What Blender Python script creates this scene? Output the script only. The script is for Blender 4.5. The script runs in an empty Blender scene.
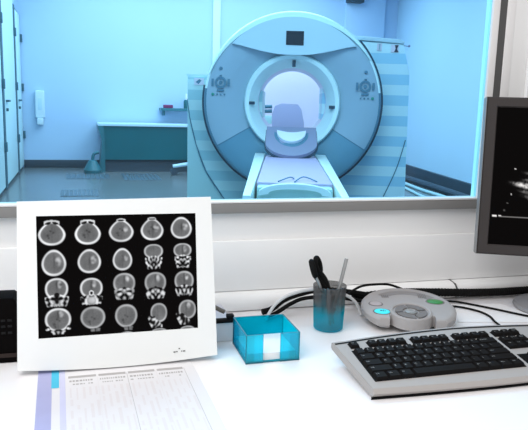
import bpy, bmesh, math, random
import numpy as np
from mathutils import Vector, Matrix
random.seed(7)
PI = math.pi
scene = bpy.context.scene
COL = scene.collection

# ------------------------------------------------------------------ materials
def srgb(r, g, b):
    f = lambda c: (c / 255 / 12.92) if c / 255 <= 0.04045 else ((c / 255 + 0.055) / 1.055) ** 2.4
    return (f(r), f(g), f(b), 1.0)

def mat(name, col, rough=0.5, metal=0.0, spec=0.5, noise=0.0, nscale=40.0, bump=0.0, emit=0.0):
    m = bpy.data.materials.new(name); m.use_nodes = True
    nt = m.node_tree; p = nt.nodes['Principled BSDF']
    p.inputs['Base Color'].default_value = col
    p.inputs['Roughness'].default_value = rough
    p.inputs['Metallic'].default_value = metal
    p.inputs['Specular IOR Level'].default_value = spec
    if spec < 0.28: p.inputs['IOR'].default_value = 1.18
    if noise or bump:
        tc = nt.nodes.new('ShaderNodeTexCoord')
        n = nt.nodes.new('ShaderNodeTexNoise'); n.inputs['Scale'].default_value = nscale
        n.inputs['Detail'].default_value = 3
        nt.links.new(tc.outputs['Object'], n.inputs['Vector'])
        if noise:
            mx = nt.nodes.new('ShaderNodeMix'); mx.data_type = 'RGBA'
            mx.inputs[6].default_value = tuple(c * (1 - noise) for c in col[:3]) + (1,)
            mx.inputs[7].default_value = tuple(min(1, c * (1 + noise)) for c in col[:3]) + (1,)
            nt.links.new(n.outputs['Fac'], mx.inputs[0])
            nt.links.new(mx.outputs[2], p.inputs['Base Color'])
        if bump:
            b = nt.nodes.new('ShaderNodeBump'); b.inputs['Strength'].default_value = bump
            b.inputs['Distance'].default_value = 0.002
            nt.links.new(n.outputs['Fac'], b.inputs['Height'])
            nt.links.new(b.outputs['Normal'], p.inputs['Normal'])
    if emit:
        p.inputs['Emission Color'].default_value = col
        p.inputs['Emission Strength'].default_value = emit
    return m

def screen_mat(name, strength=1.0):
    m = bpy.data.materials.new(name); m.use_nodes = True
    nt = m.node_tree; p = nt.nodes['Principled BSDF']
    p.inputs['Base Color'].default_value = (0.0015, 0.001, 0.001, 1)
    p.inputs['Roughness'].default_value = 0.35
    p.inputs['Specular IOR Level'].default_value = 0.03
    a = nt.nodes.new('ShaderNodeVertexColor'); a.layer_name = 'picture'
    nt.links.new(a.outputs['Color'], p.inputs['Emission Color'])
    p.inputs['Emission Strength'].default_value = strength
    return m

def tint_mat(name, col, gloss=0.04, rough=0.02, diff=0.0, dcol=None, grad=None):
    """clear coloured plastic or glass: tinted transparency with a little gloss; grad = (z0, z1, colour at top)"""
    m = bpy.data.materials.new(name); m.use_nodes = True
    nt = m.node_tree; nt.nodes.clear()
    out = nt.nodes.new('ShaderNodeOutputMaterial')
    tr = nt.nodes.new('ShaderNodeBsdfTransparent'); tr.inputs['Color'].default_value = col
    df = None
    cur = tr
    if diff:
        df = nt.nodes.new('ShaderNodeBsdfDiffuse'); df.inputs['Color'].default_value = dcol or col
        mx = nt.nodes.new('ShaderNodeMixShader'); mx.inputs[0].default_value = diff
        nt.links.new(tr.outputs[0], mx.inputs[1]); nt.links.new(df.outputs[0], mx.inputs[2]); cur = mx
    if grad:
        tc = nt.nodes.new('ShaderNodeTexCoord'); sp = nt.nodes.new('ShaderNodeSeparateXYZ')
        nz = nt.nodes.new('ShaderNodeTexNoise'); nz.inputs['Scale'].default_value = 45
        nt.links.new(tc.outputs['Object'], nz.inputs['Vector'])
        nt.links.new(tc.outputs['Object'], sp.inputs[0])
        ad = nt.nodes.new('ShaderNodeMath'); ad.operation = 'MULTIPLY_ADD'; ad.inputs[1].default_value = 0.02
        nt.links.new(nz.outputs['Fac'], ad.inputs[0]); nt.links.new(sp.outputs['Z'], ad.inputs[2])
        mr = nt.nodes.new('ShaderNodeMapRange'); mr.inputs[1].default_value = grad[0]; mr.inputs[2].default_value = grad[1]
        mr.interpolation_type = 'SMOOTHSTEP'
        nt.links.new(ad.outputs[0], mr.inputs[0])
        for node, c0, c1 in ((tr, col, grad[2]), (df, dcol, grad[3])):
            if node is None: continue
            cm = nt.nodes.new('ShaderNodeMix'); cm.data_type = 'RGBA'
            cm.inputs[6].default_value = c0; cm.inputs[7].default_value = c1
            nt.links.new(mr.outputs[0], cm.inputs[0]); nt.links.new(cm.outputs[2], node.inputs['Color'])
    gl = nt.nodes.new('ShaderNodeBsdfGlossy'); gl.inputs['Roughness'].default_value = rough
    mg = nt.nodes.new('ShaderNodeMixShader'); mg.inputs[0].default_value = gloss
    nt.links.new(cur.outputs[0], mg.inputs[1]); nt.links.new(gl.outputs[0], mg.inputs[2])
    nt.links.new(mg.outputs[0], out.inputs['Surface'])
    return m

def stripe_mat(name, ca, cb, z0, period, rough=0.4):
    m = bpy.data.materials.new(name); m.use_nodes = True
    nt = m.node_tree; p = nt.nodes['Principled BSDF']; p.inputs['Roughness'].default_value = rough
    tc = nt.nodes.new('ShaderNodeTexCoord'); sp = nt.nodes.new('ShaderNodeSeparateXYZ')
    nt.links.new(tc.outputs['Object'], sp.inputs[0])
    s = nt.nodes.new('ShaderNodeMath'); s.operation = 'SUBTRACT'; s.inputs[1].default_value = z0
    d = nt.nodes.new('ShaderNodeMath'); d.operation = 'DIVIDE'; d.inputs[1].default_value = period
    f = nt.nodes.new('ShaderNodeMath'); f.operation = 'FRACT'
    g = nt.nodes.new('ShaderNodeMath'); g.operation = 'GREATER_THAN'; g.inputs[1].default_value = 0.5
    nt.links.new(sp.outputs['Z'], s.inputs[0]); nt.links.new(s.outputs[0], d.inputs[0])
    nt.links.new(d.outputs[0], f.inputs[0]); nt.links.new(f.outputs[0], g.inputs[0])
    mx = nt.nodes.new('ShaderNodeMix'); mx.data_type = 'RGBA'
    mx.inputs[6].default_value = ca; mx.inputs[7].default_value = cb
    nt.links.new(g.outputs[0], mx.inputs[0]); nt.links.new(mx.outputs[2], p.inputs['Base Color'])
    return m

G = lambda v: (v, v, v, 1)
M = dict(
    wall=mat('painted wall', (0.80, 0.80, 0.80, 1), 0.7, noise=0.015, nscale=6, bump=0.04),
    panel=mat('wall panel', (0.86, 0.86, 0.86, 1), 0.6, noise=0.01, nscale=5),
    floor_office=mat('office floor', G(0.45), 0.5, noise=0.1, nscale=12),
    sill=mat('grey sill face', (0.23, 0.225, 0.22, 1), 0.5, noise=0.03),
    white_trim=mat('white frame', (0.80, 0.79, 0.79, 1), 0.45, noise=0.01),
    gasket=mat('dark groove', (0.075, 0.075, 0.075, 1), 0.6, noise=0.05),
    glass=tint_mat('cyan tinted glass', (0.50, 0.82, 1.0, 1), gloss=0.018, rough=0.0),
    desk=mat('white desk', (0.90, 0.88, 0.885, 1), 0.45, noise=0.008, nscale=4),
    white_plastic=mat('white plastic', (0.80, 0.82, 0.815, 1), 0.5, spec=0.3, noise=0.008),
    black=mat('black plastic', (0.012, 0.012, 0.013, 1), 0.45, spec=0.15, noise=0.1, nscale=200),
    black_soft=mat('black rubber', (0.010, 0.010, 0.010, 1), 0.5, spec=0.15, noise=0.1, nscale=200),
    mark=mat('dark print', (0.03, 0.03, 0.03, 1), 0.6, noise=0.05),
    slot=mat('slot', (0.016, 0.016, 0.017, 1), 0.5, spec=0.1, noise=0.1),
    brown=mat('brown grey metal', (0.16, 0.13, 0.10, 1), 0.4, noise=0.15),
    screen=screen_mat('scan screen', 1.0),
    screen_us=screen_mat('ultrasound screen', 1.0),
    mon_grey=mat('grey monitor plastic', (0.058, 0.052, 0.051, 1), 0.55, spec=0.08, noise=0.03),
    mon_edge=mat('lighter monitor edge', (0.22, 0.215, 0.21, 1), 0.4, noise=0.02),
    stand_grey=mat('grey stand plastic', (0.26, 0.26, 0.27, 1), 0.4, noise=0.03),
    silver=mat('silver plastic', (0.40, 0.375, 0.36, 1), 0.5, metal=0.0, spec=0.2, noise=0.02, nscale=80),
    silver_dark=mat('darker silver', (0.24, 0.235, 0.23, 1), 0.4, metal=0.15, noise=0.02),
    key=mat('black key', (0.012, 0.011, 0.011, 1), 0.5, spec=0.2, noise=0.08, nscale=300),
    legend=mat('white key print', (0.38, 0.38, 0.38, 1), 0.6, noise=0.02),
    device=mat('silver grey console', (0.38, 0.36, 0.355, 1), 0.5, spec=0.25, noise=0.03, nscale=90),
    device_dark=mat('console recess', (0.19, 0.176, 0.173, 1), 0.5, spec=0.25, noise=0.03),
    cyan_btn=mat('cyan button', srgb(40, 220, 232), 0.4, noise=0.04, nscale=100, emit=0.15),
    green_btn=mat('green button', srgb(38, 128, 50), 0.4, noise=0.05, nscale=100),
    grey_btn=mat('grey button', (0.42, 0.36, 0.36, 1), 0.5, noise=0.05, nscale=100),
    cyan_box=tint_mat('cyan acrylic', (0.05, 0.80, 0.92, 1), gloss=0.04, rough=0.05, diff=0.25, dcol=srgb(0, 235, 255)),
    cyan_edge=mat('cyan acrylic edge', srgb(10, 95, 115), 0.3, noise=0.05),
    cup=tint_mat('smoked cup', (0.02, 0.76, 0.84, 1), gloss=0.05, rough=0.08, diff=0.17, dcol=srgb(0, 190, 210),
                 grad=(0.042, 0.066, G(0.62), G(0.20))),
    paper=mat('paper', (0.88, 0.88, 0.885, 1), 0.8, noise=0.008, nscale=50),
    lilac=mat('lilac band', srgb(172, 174, 212), 0.7, noise=0.04, nscale=60),
    lilac_lt=mat('light lilac band', srgb(205, 206, 232), 0.7, noise=0.03, nscale=60),
    cyan_print=mat('cyan print', srgb(70, 190, 222), 0.7, noise=0.04),
    grey_print=mat('grey print', srgb(176, 173, 173), 0.8, noise=0.08, nscale=400),
    pale_print=mat('pale print', srgb(222, 218, 219), 0.8, noise=0.03, nscale=200),
    cable_white=mat('white cable', (0.62, 0.62, 0.62, 1), 0.5, noise=0.03),
    metal=mat('brushed metal', (0.40, 0.40, 0.40, 1), 0.3, metal=0.7, noise=0.05),
    # scan room
    room_wall=mat('scan room wall', (0.53, 0.69, 0.89, 1), 0.7, noise=0.015, nscale=1.5),
    room_wall_right=mat('scan room right wall', (0.57, 0.78, 0.93, 1), 0.6, noise=0.04, nscale=0.8),
    room_floor=mat('scan room floor', (0.17, 0.185, 0.19, 1), 0.22, noise=0.06, nscale=2),
    room_base=mat('dark baseboard', (0.05, 0.07, 0.09, 1), 0.5, noise=0.05),
    room_trim=mat('pale trim', (0.74, 0.86, 0.92, 1), 0.5, noise=0.01),
    cab=mat('pale locker door', (0.70, 0.90, 0.92, 1), 0.45, noise=0.01),
    cab_gap=mat('dark locker gap', (0.045, 0.13, 0.17, 1), 0.6, noise=0.05),
    teal_dark=mat('dark teal desk panel', (0.002, 0.12, 0.14, 1), 0.35, noise=0.15, nscale=2),
    teal_mid=mat('teal plastic', (0.03, 0.16, 0.19, 1), 0.4, noise=0.1),
    desk_edge=mat('pale desk edge', (0.62, 0.80, 0.90, 1), 0.4, noise=0.02),
    g_face=mat('scanner face', (0.32, 0.47, 0.55, 1), 0.35, noise=0.02, nscale=3),
    g_low=mat('scanner lower face', (0.12, 0.31, 0.41, 1), 0.35, noise=0.02, nscale=3),
    g_light=mat('scanner light trim', (0.72, 0.95, 0.92, 1), 0.3, noise=0.01),
    g_ring=mat('scanner bore ring', (0.74, 0.96, 0.95, 1), 0.35, noise=0.01),
    g_cap=mat('scanner top cap', (0.54, 0.74, 0.80, 1), 0.35, noise=0.01),
    g_tube=mat('scanner bore lining', (0.82, 0.78, 0.90, 1), 0.5, noise=0.01),
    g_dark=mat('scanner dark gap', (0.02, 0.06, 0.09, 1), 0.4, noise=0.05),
    g_seam=mat('scanner seam', (0.08, 0.22, 0.30, 1), 0.5, noise=0.05),
    g_side=mat('scanner side cover', (0.48, 0.74, 0.72, 1), 0.35, noise=0.01),
    g_stripe=stripe_mat('scanner stripes', (0.66, 0.92, 0.94, 1), (0.38, 0.72, 0.86, 1), 1.498, 0.205),
    g_stripe_left=stripe_mat('scanner pale stripes', (0.55, 0.80, 0.78, 1), (0.37, 0.65, 0.68, 1), 1.498, 0.205),
    g_screen=mat('scanner display', (0.012, 0.022, 0.03, 1), 0.2, noise=0.05),
    indicator=mat('green indicator', (0.02, 0.30, 0.22, 1), 0.4, noise=0.05),
    t_rail=mat('table rail', (0.80, 1.0, 0.95, 1), 0.3, noise=0.01),
    t_couch=mat('lilac couch pad', (0.50, 0.45, 0.63, 1), 0.5, noise=0.02, nscale=8),
    t_head=mat('grey blue headrest', (0.27, 0.29, 0.40, 1), 0.45, noise=0.02),
    t_board=mat('lilac head board', (0.54, 0.49, 0.68, 1), 0.5, noise=0.02),
    pad_white=mat('pale head cushion', (0.80, 0.84, 0.90, 1), 0.5, noise=0.02),
    backdrop_lilac=mat('lilac backdrop', (0.90, 0.72, 0.86, 1), 0.6, noise=0.01, emit=0.2),  # its glow stands in for the pale lilac light inside the bore
    red=mat('dark red plastic', (0.25, 0.03, 0.12, 1), 0.5, noise=0.05),
    picture_dark=mat('dark pictogram', (0.02, 0.03, 0.05, 1), 0.5, noise=0.1),
    picture_pale=mat('pale sticker', (0.75, 0.72, 0.80, 1), 0.5, noise=0.03),
    vent=mat('floor grille', (0.10, 0.14, 0.17, 1), 0.4, noise=0.3, nscale=60),
    cable_pale=mat('pale floor cable', (0.50, 0.75, 0.80, 1), 0.5, noise=0.05),
    room_box=mat('dark wall box', (0.02, 0.05, 0.07, 1), 0.5, noise=0.05),
)

# ------------------------------------------------------------------ mesh helpers
def B(): return bmesh.new()

def box(bm, x0, x1, y0, y1, z0, z1, bev=0.0, seg=2, mi=0):
    t = bmesh.new()
    bmesh.ops.create_cube(t, size=1)
    for v in t.verts:
        v.co = Vector(((x0 + x1) / 2 + v.co.x * (x1 - x0), (y0 + y1) / 2 + v.co.y * (y1 - y0), (z0 + z1) / 2 + v.co.z * (z1 - z0)))
    if bev: bmesh.ops.bevel(t, geom=t.edges[:], offset=bev, segments=seg, affect='EDGES', profile=0.6)
    merge(bm, t, None, mi); return bm

def merge(bm, t, mx=None, mi=None):
    off = {}
    for v in t.verts: off[v] = bm.verts.new((mx @ v.co) if mx else v.co)
    for f in t.faces:
        try:
            n = bm.faces.new([off[v] for v in f.verts]); n.material_index = f.material_index if mi is None else mi
        except ValueError: pass
    t.free()

def prism(bm, pts, axis, a, b, bev=0.0, mi=0, seg=2):
    """pts: 2D outline; axis 'x' -> (y,z), 'y' -> (x,z), 'z' -> (x,y); extruded from a to b"""
    def P(p, h): return {'x': (h, p[0], p[1]), 'y': (p[0], h, p[1]), 'z': (p[0], p[1], h)}[axis]
    t = bmesh.new()
    A = [t.verts.new(P(p, a)) for p in pts]; C = [t.verts.new(P(p, b)) for p in pts]
    n = len(pts)
    caps = [t.faces.new(A), t.faces.new(C[::-1])]
    for i in range(n): t.faces.new([A[i], C[i], C[(i + 1) % n], A[(i + 1) % n]])
    if bev:
        es = [e for e in t.edges if all(len([f for f in e.link_faces if f in caps]) == 1 for _ in (0,))]
        bmesh.ops.bevel(t, geom=es, offset=bev, segments=seg, affect='EDGES', profile=0.6)
    bmesh.ops.recalc_face_normals(t, faces=t.faces[:])
    merge(bm, t, None, mi); return bm

def lathe(bm, prof, axis='z', c=(0, 0, 0), n=48, a0=0.0, a1=2 * PI, mi=0, closed=False):
    """prof: list of (radius, height along the axis)"""
    full = abs(a1 - a0 - 2 * PI) < 1e-6
    cnt = n if full else n + 1
    rings = []
    for r, h in prof:
        ring = []
        for i in range(cnt):
            a = a0 + (a1 - a0) * i / n
            if axis == 'z': p = (r * math.cos(a), r * math.sin(a), h)
            else: p = (r * math.cos(a), h, r * math.sin(a))
            ring.append(bm.verts.new(Vector(p) + Vector(c)))
        rings.append(ring)
    if closed: rings.append(rings[0])
    for A, C in zip(rings, rings[1:]):
        for i in range(cnt if full else cnt - 1):
            j = (i + 1) % cnt
            f = bm.faces.new([A[i], A[j], C[j], C[i]]); f.material_index = mi
    return rings

def spline(pts, k=8):
    P = [Vector(p) for p in pts]; out = []
    for i in range(len(P) - 1):
        p0, p1, p2, p3 = P[max(i - 1, 0)], P[i], P[i + 1], P[min(i + 2, len(P) - 1)]
        for j in range(k):
            t = j / k
            out.append(0.5 * ((2 * p1) + (p2 - p0) * t + (2 * p0 - 5 * p1 + 4 * p2 - p3) * t * t + (3 * p1 - p0 - 3 * p2 + p3) * t ** 3))
    out.append(P[-1]); return out

def tube(bm, pts, r, n=10, k=8, closed=False, mi=0, smooth=True, flat=1.0):
    Q = spline(pts, k) if smooth else [Vector(p) for p in pts]
    if closed: Q = Q[:-1]
    m = len(Q); rings = []; up = Vector((0, 0, 1))
    for i, q in enumerate(Q):
        if closed: t = Q[(i + 1) % m] - Q[i - 1]
        else: t = Q[min(i + 1, m - 1)] - Q[max(i - 1, 0)]
        t.normalize()
        a = t.cross(up)
        if a.length < 1e-4: a = t.cross(Vector((0, 1, 0)))
        a.normalize(); b = a.cross(t)
        rr = r(i / (m - 1)) if callable(r) else r
        rings.append([bm.verts.new(q + a * math.cos(w) * rr + b * math.sin(w) * rr * flat) for w in [2 * PI * s / n for s in range(n)]])
    pairs = list(zip(rings, rings[1:])) + ([(rings[-1], rings[0])] if closed else [])
    for A, C in pairs:
        for s in range(n):
            f = bm.faces.new([A[s], A[(s + 1) % n], C[(s + 1) % n], C[s]]); f.material_index = mi
    if not closed:
        bm.faces.new(rings[0][::-1]).material_index = mi; bm.faces.new(rings[-1]).material_index = mi
    return bm

def obj(name, bm, mats, parent=None, loc=None, rot=None, sharp=35):
    bmesh.ops.remove_doubles(bm, verts=bm.verts[:], dist=1e-6)
    bmesh.ops.recalc_face_normals(bm, faces=bm.faces[:])
    lim = math.radians(sharp)
    for f in bm.faces: f.smooth = True
    for e in bm.edges:
        if len(e.link_faces) == 2 and e.calc_face_angle(0) > lim: e.smooth = False
    me = bpy.data.meshes.new(name); bm.to_mesh(me); bm.free()
    for m in (mats if isinstance(mats, (list, tuple)) else [mats]): me.materials.append(m)
    o = bpy.data.objects.new(name, me); COL.objects.link(o)
    if parent: o.parent = parent
    if loc: o.location = loc
    if rot: o.rotation_euler = rot
    return o

def tag(o, label=None, cat=None, group=None, kind=None):
    if label: o['label'] = label
    if cat: o['category'] = cat
    if group: o['group'] = group
    if kind: o['kind'] = kind
    return o

def thing(name, label, cat, loc=(0, 0, 0), rotz=0, group=None):
    o = bpy.data.objects.new(name, None); COL.objects.link(o); o.empty_display_size = 0.05
    o.location = loc; o.rotation_euler = (0, 0, rotz)
    return tag(o, label, cat, group)

def struct(name, bm, m, parent=None):
    o = obj(name, bm, m, parent)
    if not parent: o['kind'] = 'structure'
    return o

# ------------------------------------------------------------------ control room shell
DZ = 0.75
WY = 1.28
bm = B()
box(bm, -1.6, 2.2, WY, WY + 0.03, 0, 0.955)
box(bm, 0.944, 2.2, WY, WY + 0.03, 0.955, 2.6)
box(bm, -1.6, 0.944, WY, WY + 0.03, 2.1, 2.6)
box(bm, -1.6, -1.3, WY, WY + 0.03, 0.955, 2.1)
struct('wall_front', bm, M['wall'])
bm = B(); box(bm, -1.6, 2.2, WY - 0.012, WY - 0.0005, 0.7865, 0.895, 0.003)
struct('trim_1', bm, M['panel'])
bm = B(); box(bm, 0.985, 1.02, WY - 0.012, WY - 0.0005, 0.897, 2.6, 0.002)
struct('trim_2', bm, M['panel'])
bm = B(); box(bm, -1.8, 2.4, -0.9, WY + 0.03, -0.05, 0.0)
struct('floor', bm, M['floor_office'])

win = thing('window_1', 'wide observation window with cyan tinted glass above the desk', 'window'); win['kind'] = 'structure'
bm = B(); box(bm, -1.3, 0.944, WY - 0.014, WY + 0.02, 0.9535, 0.9745, 0.002); obj('sill', bm, M['sill'], win)
bm = B(); box(bm, -1.3, 0.886, WY - 0.014, WY + 0.02, 0.975, 0.979, 0.001); obj('sill_edge', bm, M['white_trim'], win)
bm = B()
box(bm, 0.886, 0.9035, WY - 0.001, WY + 0.02, 0.975, 2.1, 0.002)
box(bm, 0.9225, 0.944, WY - 0.001, WY + 0.02, 0.975, 2.1, 0.002)
box(bm, -1.3, 0.944, WY - 0.016, WY + 0.02, 2.08, 2.1, 0.002)
box(bm, -1.3, -1.28, WY - 0.016, WY + 0.02, 0.979, 2.08, 0.002)
obj('window_frame', bm, M['white_trim'], win)
bm = B(); box(bm, 0.9035, 0.9225, WY + 0.001, WY + 0.02, 0.975, 2.08); obj('gasket', bm, M['gasket'], win)
bm = B()
v = [bm.verts.new(p) for p in ((-1.28, WY + 0.006, 0.979), (0.886, WY + 0.006, 0.979), (0.886, WY + 0.006, 2.08), (-1.28, WY + 0.006, 2.08))]
bm.faces.new(v); obj('glass_pane', bm, M['glass'], win)
bm = B(); box(bm, 0.8815, 0.886, WY + 0.008, WY + 0.02, 0.979, 2.08); obj('glass_edge_glow', bm, mat('cyan edge glow', (0.7, 1.0, 0.93, 1), 0.4, noise=0.02, emit=0.35), win)  # emissive strip standing in for the cyan glow along the glass edge

# cable trunking along the wall: two covers meeting at a slanted joint
tr = thing('cable_trunking', 'white rounded cable trunking running along wall just above the desk', 'cable trunking')
prof = [(WY - 0.0005, 0.7505), (WY - 0.036, 0.7505), (WY - 0.041, 0.753), (WY - 0.0435, 0.759), (WY - 0.044, 0.766), (WY - 0.042, 0.774), (WY - 0.037, 0.780), (WY - 0.028, 0.784), (WY - 0.012, 0.7855), (WY - 0.0005, 0.786)]
for a, b in ((-1.3, 0.822), (0.8285, 1.9)):
    bm = B(); prism(bm, prof, 'x', a, b); obj('trunking_cover', bm, M['panel'], tr)
bm = B(); prism(bm, [(WY - 0.002, 0.751), (WY - 0.037, 0.752), (WY - 0.042, 0.760), (WY - 0.041, 0.772), (WY - 0.03, 0.782), (WY - 0.002, 0.785)], 'x', 0.822, 0.8285)
obj('joint', bm, M['gasket'], tr)

# desk
dk = thing('desk', 'long white worktop under the observation window', 'desk')
bm = B(); box(bm, -1.25, 1.75, 0.38, WY - 0.001, DZ - 0.03, DZ, 0.002); obj('tabletop', bm, M['desk'], dk)
for x in (-1.2, 0.25, 1.68):
    bm = B(); box(bm, x, x + 0.03, 0.48, WY - 0.03, 0.0, DZ - 0.03, 0.001); obj('leg', bm, M['desk'], dk)

# ------------------------------------------------------------------ brain scan monitor
def grid_screen(name, w, h, nx, ny, img, m, parent, loc, rot):
    xs = np.linspace(-w / 2, w / 2, nx); zs = np.linspace(h / 2, -h / 2, ny)
    verts = [(x, 0, z) for z in zs for x in xs]
    faces = [(j * nx + i, (j + 1) * nx + i, (j + 1) * nx + i + 1, j * nx + i + 1) for j in range(ny - 1) for i in range(nx - 1)]
    me = bpy.data.meshes.new(name); me.from_pydata(verts, [], faces)
    at = me.color_attributes.new('picture', 'FLOAT_COLOR', 'POINT')
    flat = np.ones((nx * ny, 4), np.float32); flat[:, :3] = img.reshape(-1, 3)
    at.data.foreach_set('color', flat.ravel())
    me.materials.append(m)
    o = bpy.data.objects.new(name, me); COL.objects.link(o); o.parent = parent; o.location = loc; o.rotation_euler = rot
    return o

rng = np.random.default_rng(5)
def blur(a, n):
    for _ in range(n):
        p = np.pad(a, 1, mode='edge')
        a = (p[:-2, 1:-1] + p[2:, 1:-1] + p[1:-1, :-2] + p[1:-1, 2:] + p[1:-1, 1:-1] * 2) / 6
    return a

def sstep(a, b, x):
    t = np.clip((x - a) / (b - a), 0, 1); return t * t * (3 - 2 * t)

def scan_picture(nx, ny, asp):
    S, T = np.meshgrid(np.linspace(0, 1, nx), np.linspace(0, 1, ny))
    img = np.full((ny, nx), 0.001)
    n_fine = blur(rng.random((ny, nx)), 1); n_mid = blur(rng.random((ny, nx)), 4)
    n_mid = (n_mid - n_mid.mean()) / n_mid.std(); n_fine = (n_fine - n_fine.mean()) / n_fine.std()
    # (centre s, centre t, width, height, kind, lesion)
    cells = [(0.091, 0.141, 0.166, 0.206, 'a', 0), (0.308, 0.142, 0.162, 0.206, 'a', 0), (0.516, 0.134, 0.158, 0.195, 'b', 1), (0.713, 0.128, 0.149, 0.195, 'b', 2), (0.904, 0.125, 0.141, 0.189, 'n', 2),
             (0.1, 0.387, 0.149, 0.218, 'n', 2), (0.314, 0.383, 0.145, 0.201, 'n', 2), (0.52, 0.378, 0.124, 0.189, 'n', 1), (0.719, 0.368, 0.128, 0.218, 'f', 0), (0.909, 0.368, 0.124, 0.218, 'f', 1),
             (0.113, 0.633, 0.145, 0.241, 'c', 1), (0.323, 0.638, 0.145, 0.229, 'd', 1), (0.528, 0.609, 0.145, 0.229, 'e', 1), (0.727, 0.616, 0.145, 0.235, 'e', 1), (0.915, 0.611, 0.132, 0.223, 'e', 1),
             (0.118, 0.868, 0.158, 0.218, 'g', 1), (0.329, 0.866, 0.153, 0.206, 'h', 0), (0.536, 0.868, 0.141, 0.218, 'h', 0), (0.737, 0.871, 0.128, 0.212, 's', 0), (0.924, 0.857, 0.136, 0.212, 's', 1),
             (0.54, 1.05, 0.13, 0.12, 'p', 0), (0.745, 1.04, 0.13, 0.12, 'p', 0), (0.93, 1.035, 0.12, 0.12, 'p', 0)]
    for cs, ct, w, h, kd, les in cells:
        x = (S - cs) / (w / 2); y = (T - ct) / (h / 2)          # -1..1 inside the cell, y down
        near = (np.abs(x) < 1.2) & (np.abs(y) < 1.2)
        def waves(xx, yy, lo, hi, k=9):                          # smooth blotches for bone and tissue
            t = np.zeros_like(xx)
            for _ in range(k):
                f = rng.uniform(lo, hi); a = rng.uniform(0, PI); t = t + np.cos(f * (xx * math.cos(a) + yy * math.sin(a)) + rng.uniform(0, 6.28))
            return t / math.sqrt(k / 2)
        bony = waves(np.abs(x), y, 8, 21, 12) + 0.15 * n_fine; soft = waves(x, y, 2, 7)
        cy, ry = {'a': (0.03, 0.97), 'b': (0.02, 0.98), 'n': (0, 1), 'f': (-0.45, 0.55), 'c': (-0.27, 0.73), 'd': (-0.27, 0.73), 'e': (-0.25, 0.75),
                  'g': (-0.10, 0.90), 'h': (-0.10, 0.90), 's': (-0.22, 0.78), 'p': (0, 1)}[kd]
        yy = (y - cy) / ry
        if kd in 'abn': wx = 1.0 - (0.40 if kd in 'ab' else 0.22) * np.clip(-yy + 0.15, 0, 1) ** 1.5
        elif kd in 'gh': wx = 1.0 - 0.16 * np.clip(yy, 0, 1) ** 1.5
        else: wx = np.full_like(yy, 0.96)
        xx = (x - 0.12) / 0.84 if kd == 's' else x / wx
        pw = 2.2
        r = (np.abs(xx) ** pw + np.abs(yy) ** pw) ** (1 / pw)
        inside = sstep(1.01, 0.95, r)
        brain = 0.155 + 0.012 * soft + 0.010 * n_fine
        brain = brain - 0.025 * np.exp(-(x / 0.05) ** 2) * (np.abs(yy) < 0.8)
        if kd in 'abgh':
            for sx, sy, ss in ((-0.30, 0.22, 0.12), (0.12, -0.02, 0.08), (-0.10, -0.15, 0.07), (-0.22, 0.42, 0.07)):
                brain = brain - 0.09 * np.exp(-((x - sx) ** 2 + (y - sy) ** 2) / ss ** 2)
        if les:
            lx, ly = (0.36, -0.10) if kd in 'bn' else (0.25, -0.55)
            lw = 0.24 if les == 2 else 0.18
            q = ((x - lx) / lw) ** 2 + ((y - ly) / (lw * 1.35)) ** 2
            brain = brain + (0.26 + 0.14 * waves(x, y, 8, 16)) * np.exp(-q ** 2) - 0.06 * np.exp(-(((x - lx + lw * 1.2) / 0.12) ** 2 + ((y - ly) / 0.35) ** 2))
        bone = {'a': 0.98, 'b': 0.9, 'n': 0.85, 'f': 0.62, 'c': 0.9, 'd': 0.85, 'e': 0.5, 'g': 0.85, 'h': 0.5, 's': 0.5, 'p': 0.45}[kd]
        ring = sstep(0.79, 0.86, r)
        glow = 0.06 * sstep(0.62, 0.86, r)
        val = (brain + glow) * (1 - ring) + bone * (0.92 + 0.08 * soft) * ring
        layer = np.where(near, inside, 0)
        img = img * (1 - layer) + np.clip(val, 0.01, 1) * layer
        if kd in 'ab':                                           # air cells over the forehead
            top = -0.80; k = 0.55 if kd == 'a' else 0.36
            bow = (np.abs(y - top + 0.10 * (1 - (x / k) ** 2)) < 0.13) & (np.abs(x) < k)
            img = np.where(bow & near, 0.72 + 0.12 * soft, img)
            if kd == 'a':
                for sx in (-1, 1):
                    q = ((x - sx * 0.26) / 0.22) ** 2 + ((y + 0.84 - 0.25 * np.abs(x) ) / 0.11) ** 2
                    img = np.where(near & (q < 1), 0.008, img)
            else:
                q = (x / 0.30) ** 2 + ((y + 0.87) / 0.075) ** 2; img = np.where(near & (q < 1), 0.008, img)
        if kd in 'fcde':
            y0 = {'f': 0.02, 'c': 0.22, 'd': 0.30, 'e': 0.18}[kd]
            wj = {'f': 0.86, 'c': 0.98, 'd': 0.92, 'e': 0.88}[kd]
            zone = near & (y > y0 - 0.10 * np.cos(x * 2.5)) & (y < 0.97 - 0.12 * np.abs(bony) * 0.5) & (np.abs(x) < wj - 0.22 * np.clip((y - y0 - 0.3) * 2, 0, 1))
            t = np.clip(0.30 + 0.50 * bony, 0.004, 0.95)
            if kd in 'fc':                                       # dark nose and mouth between two bright jaw columns
                hole = np.exp(-((x / 0.42) ** 2 + ((y - 0.55) / 0.36) ** 2) ** 2)
                t = t * (1 - 0.95 * hole) + 0.25 * np.clip(bony - 0.3, 0, 1) * hole
            if kd == 'c':
                eye = np.exp(-((x / 0.26) ** 2 + ((y - 0.20) / 0.20) ** 2) ** 3); t = t * (1 - eye)
            if kd == 'd':
                body = np.exp(-((x / 0.42) ** 2 + ((y - 0.66) / 0.30) ** 2) ** 2); t = t * (1 - body) + (0.50 + 0.12 * soft) * body
            if kd == 'e': t = np.clip(0.24 + 0.34 * bony, 0.004, 0.8)
            img = np.where(zone, t, img)
        if kd == 'c':
            q = (x / 0.20) ** 2 + ((y - 0.12) / 0.13) ** 2; img = np.where(near & (q < 1), 0.008, img)
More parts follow.
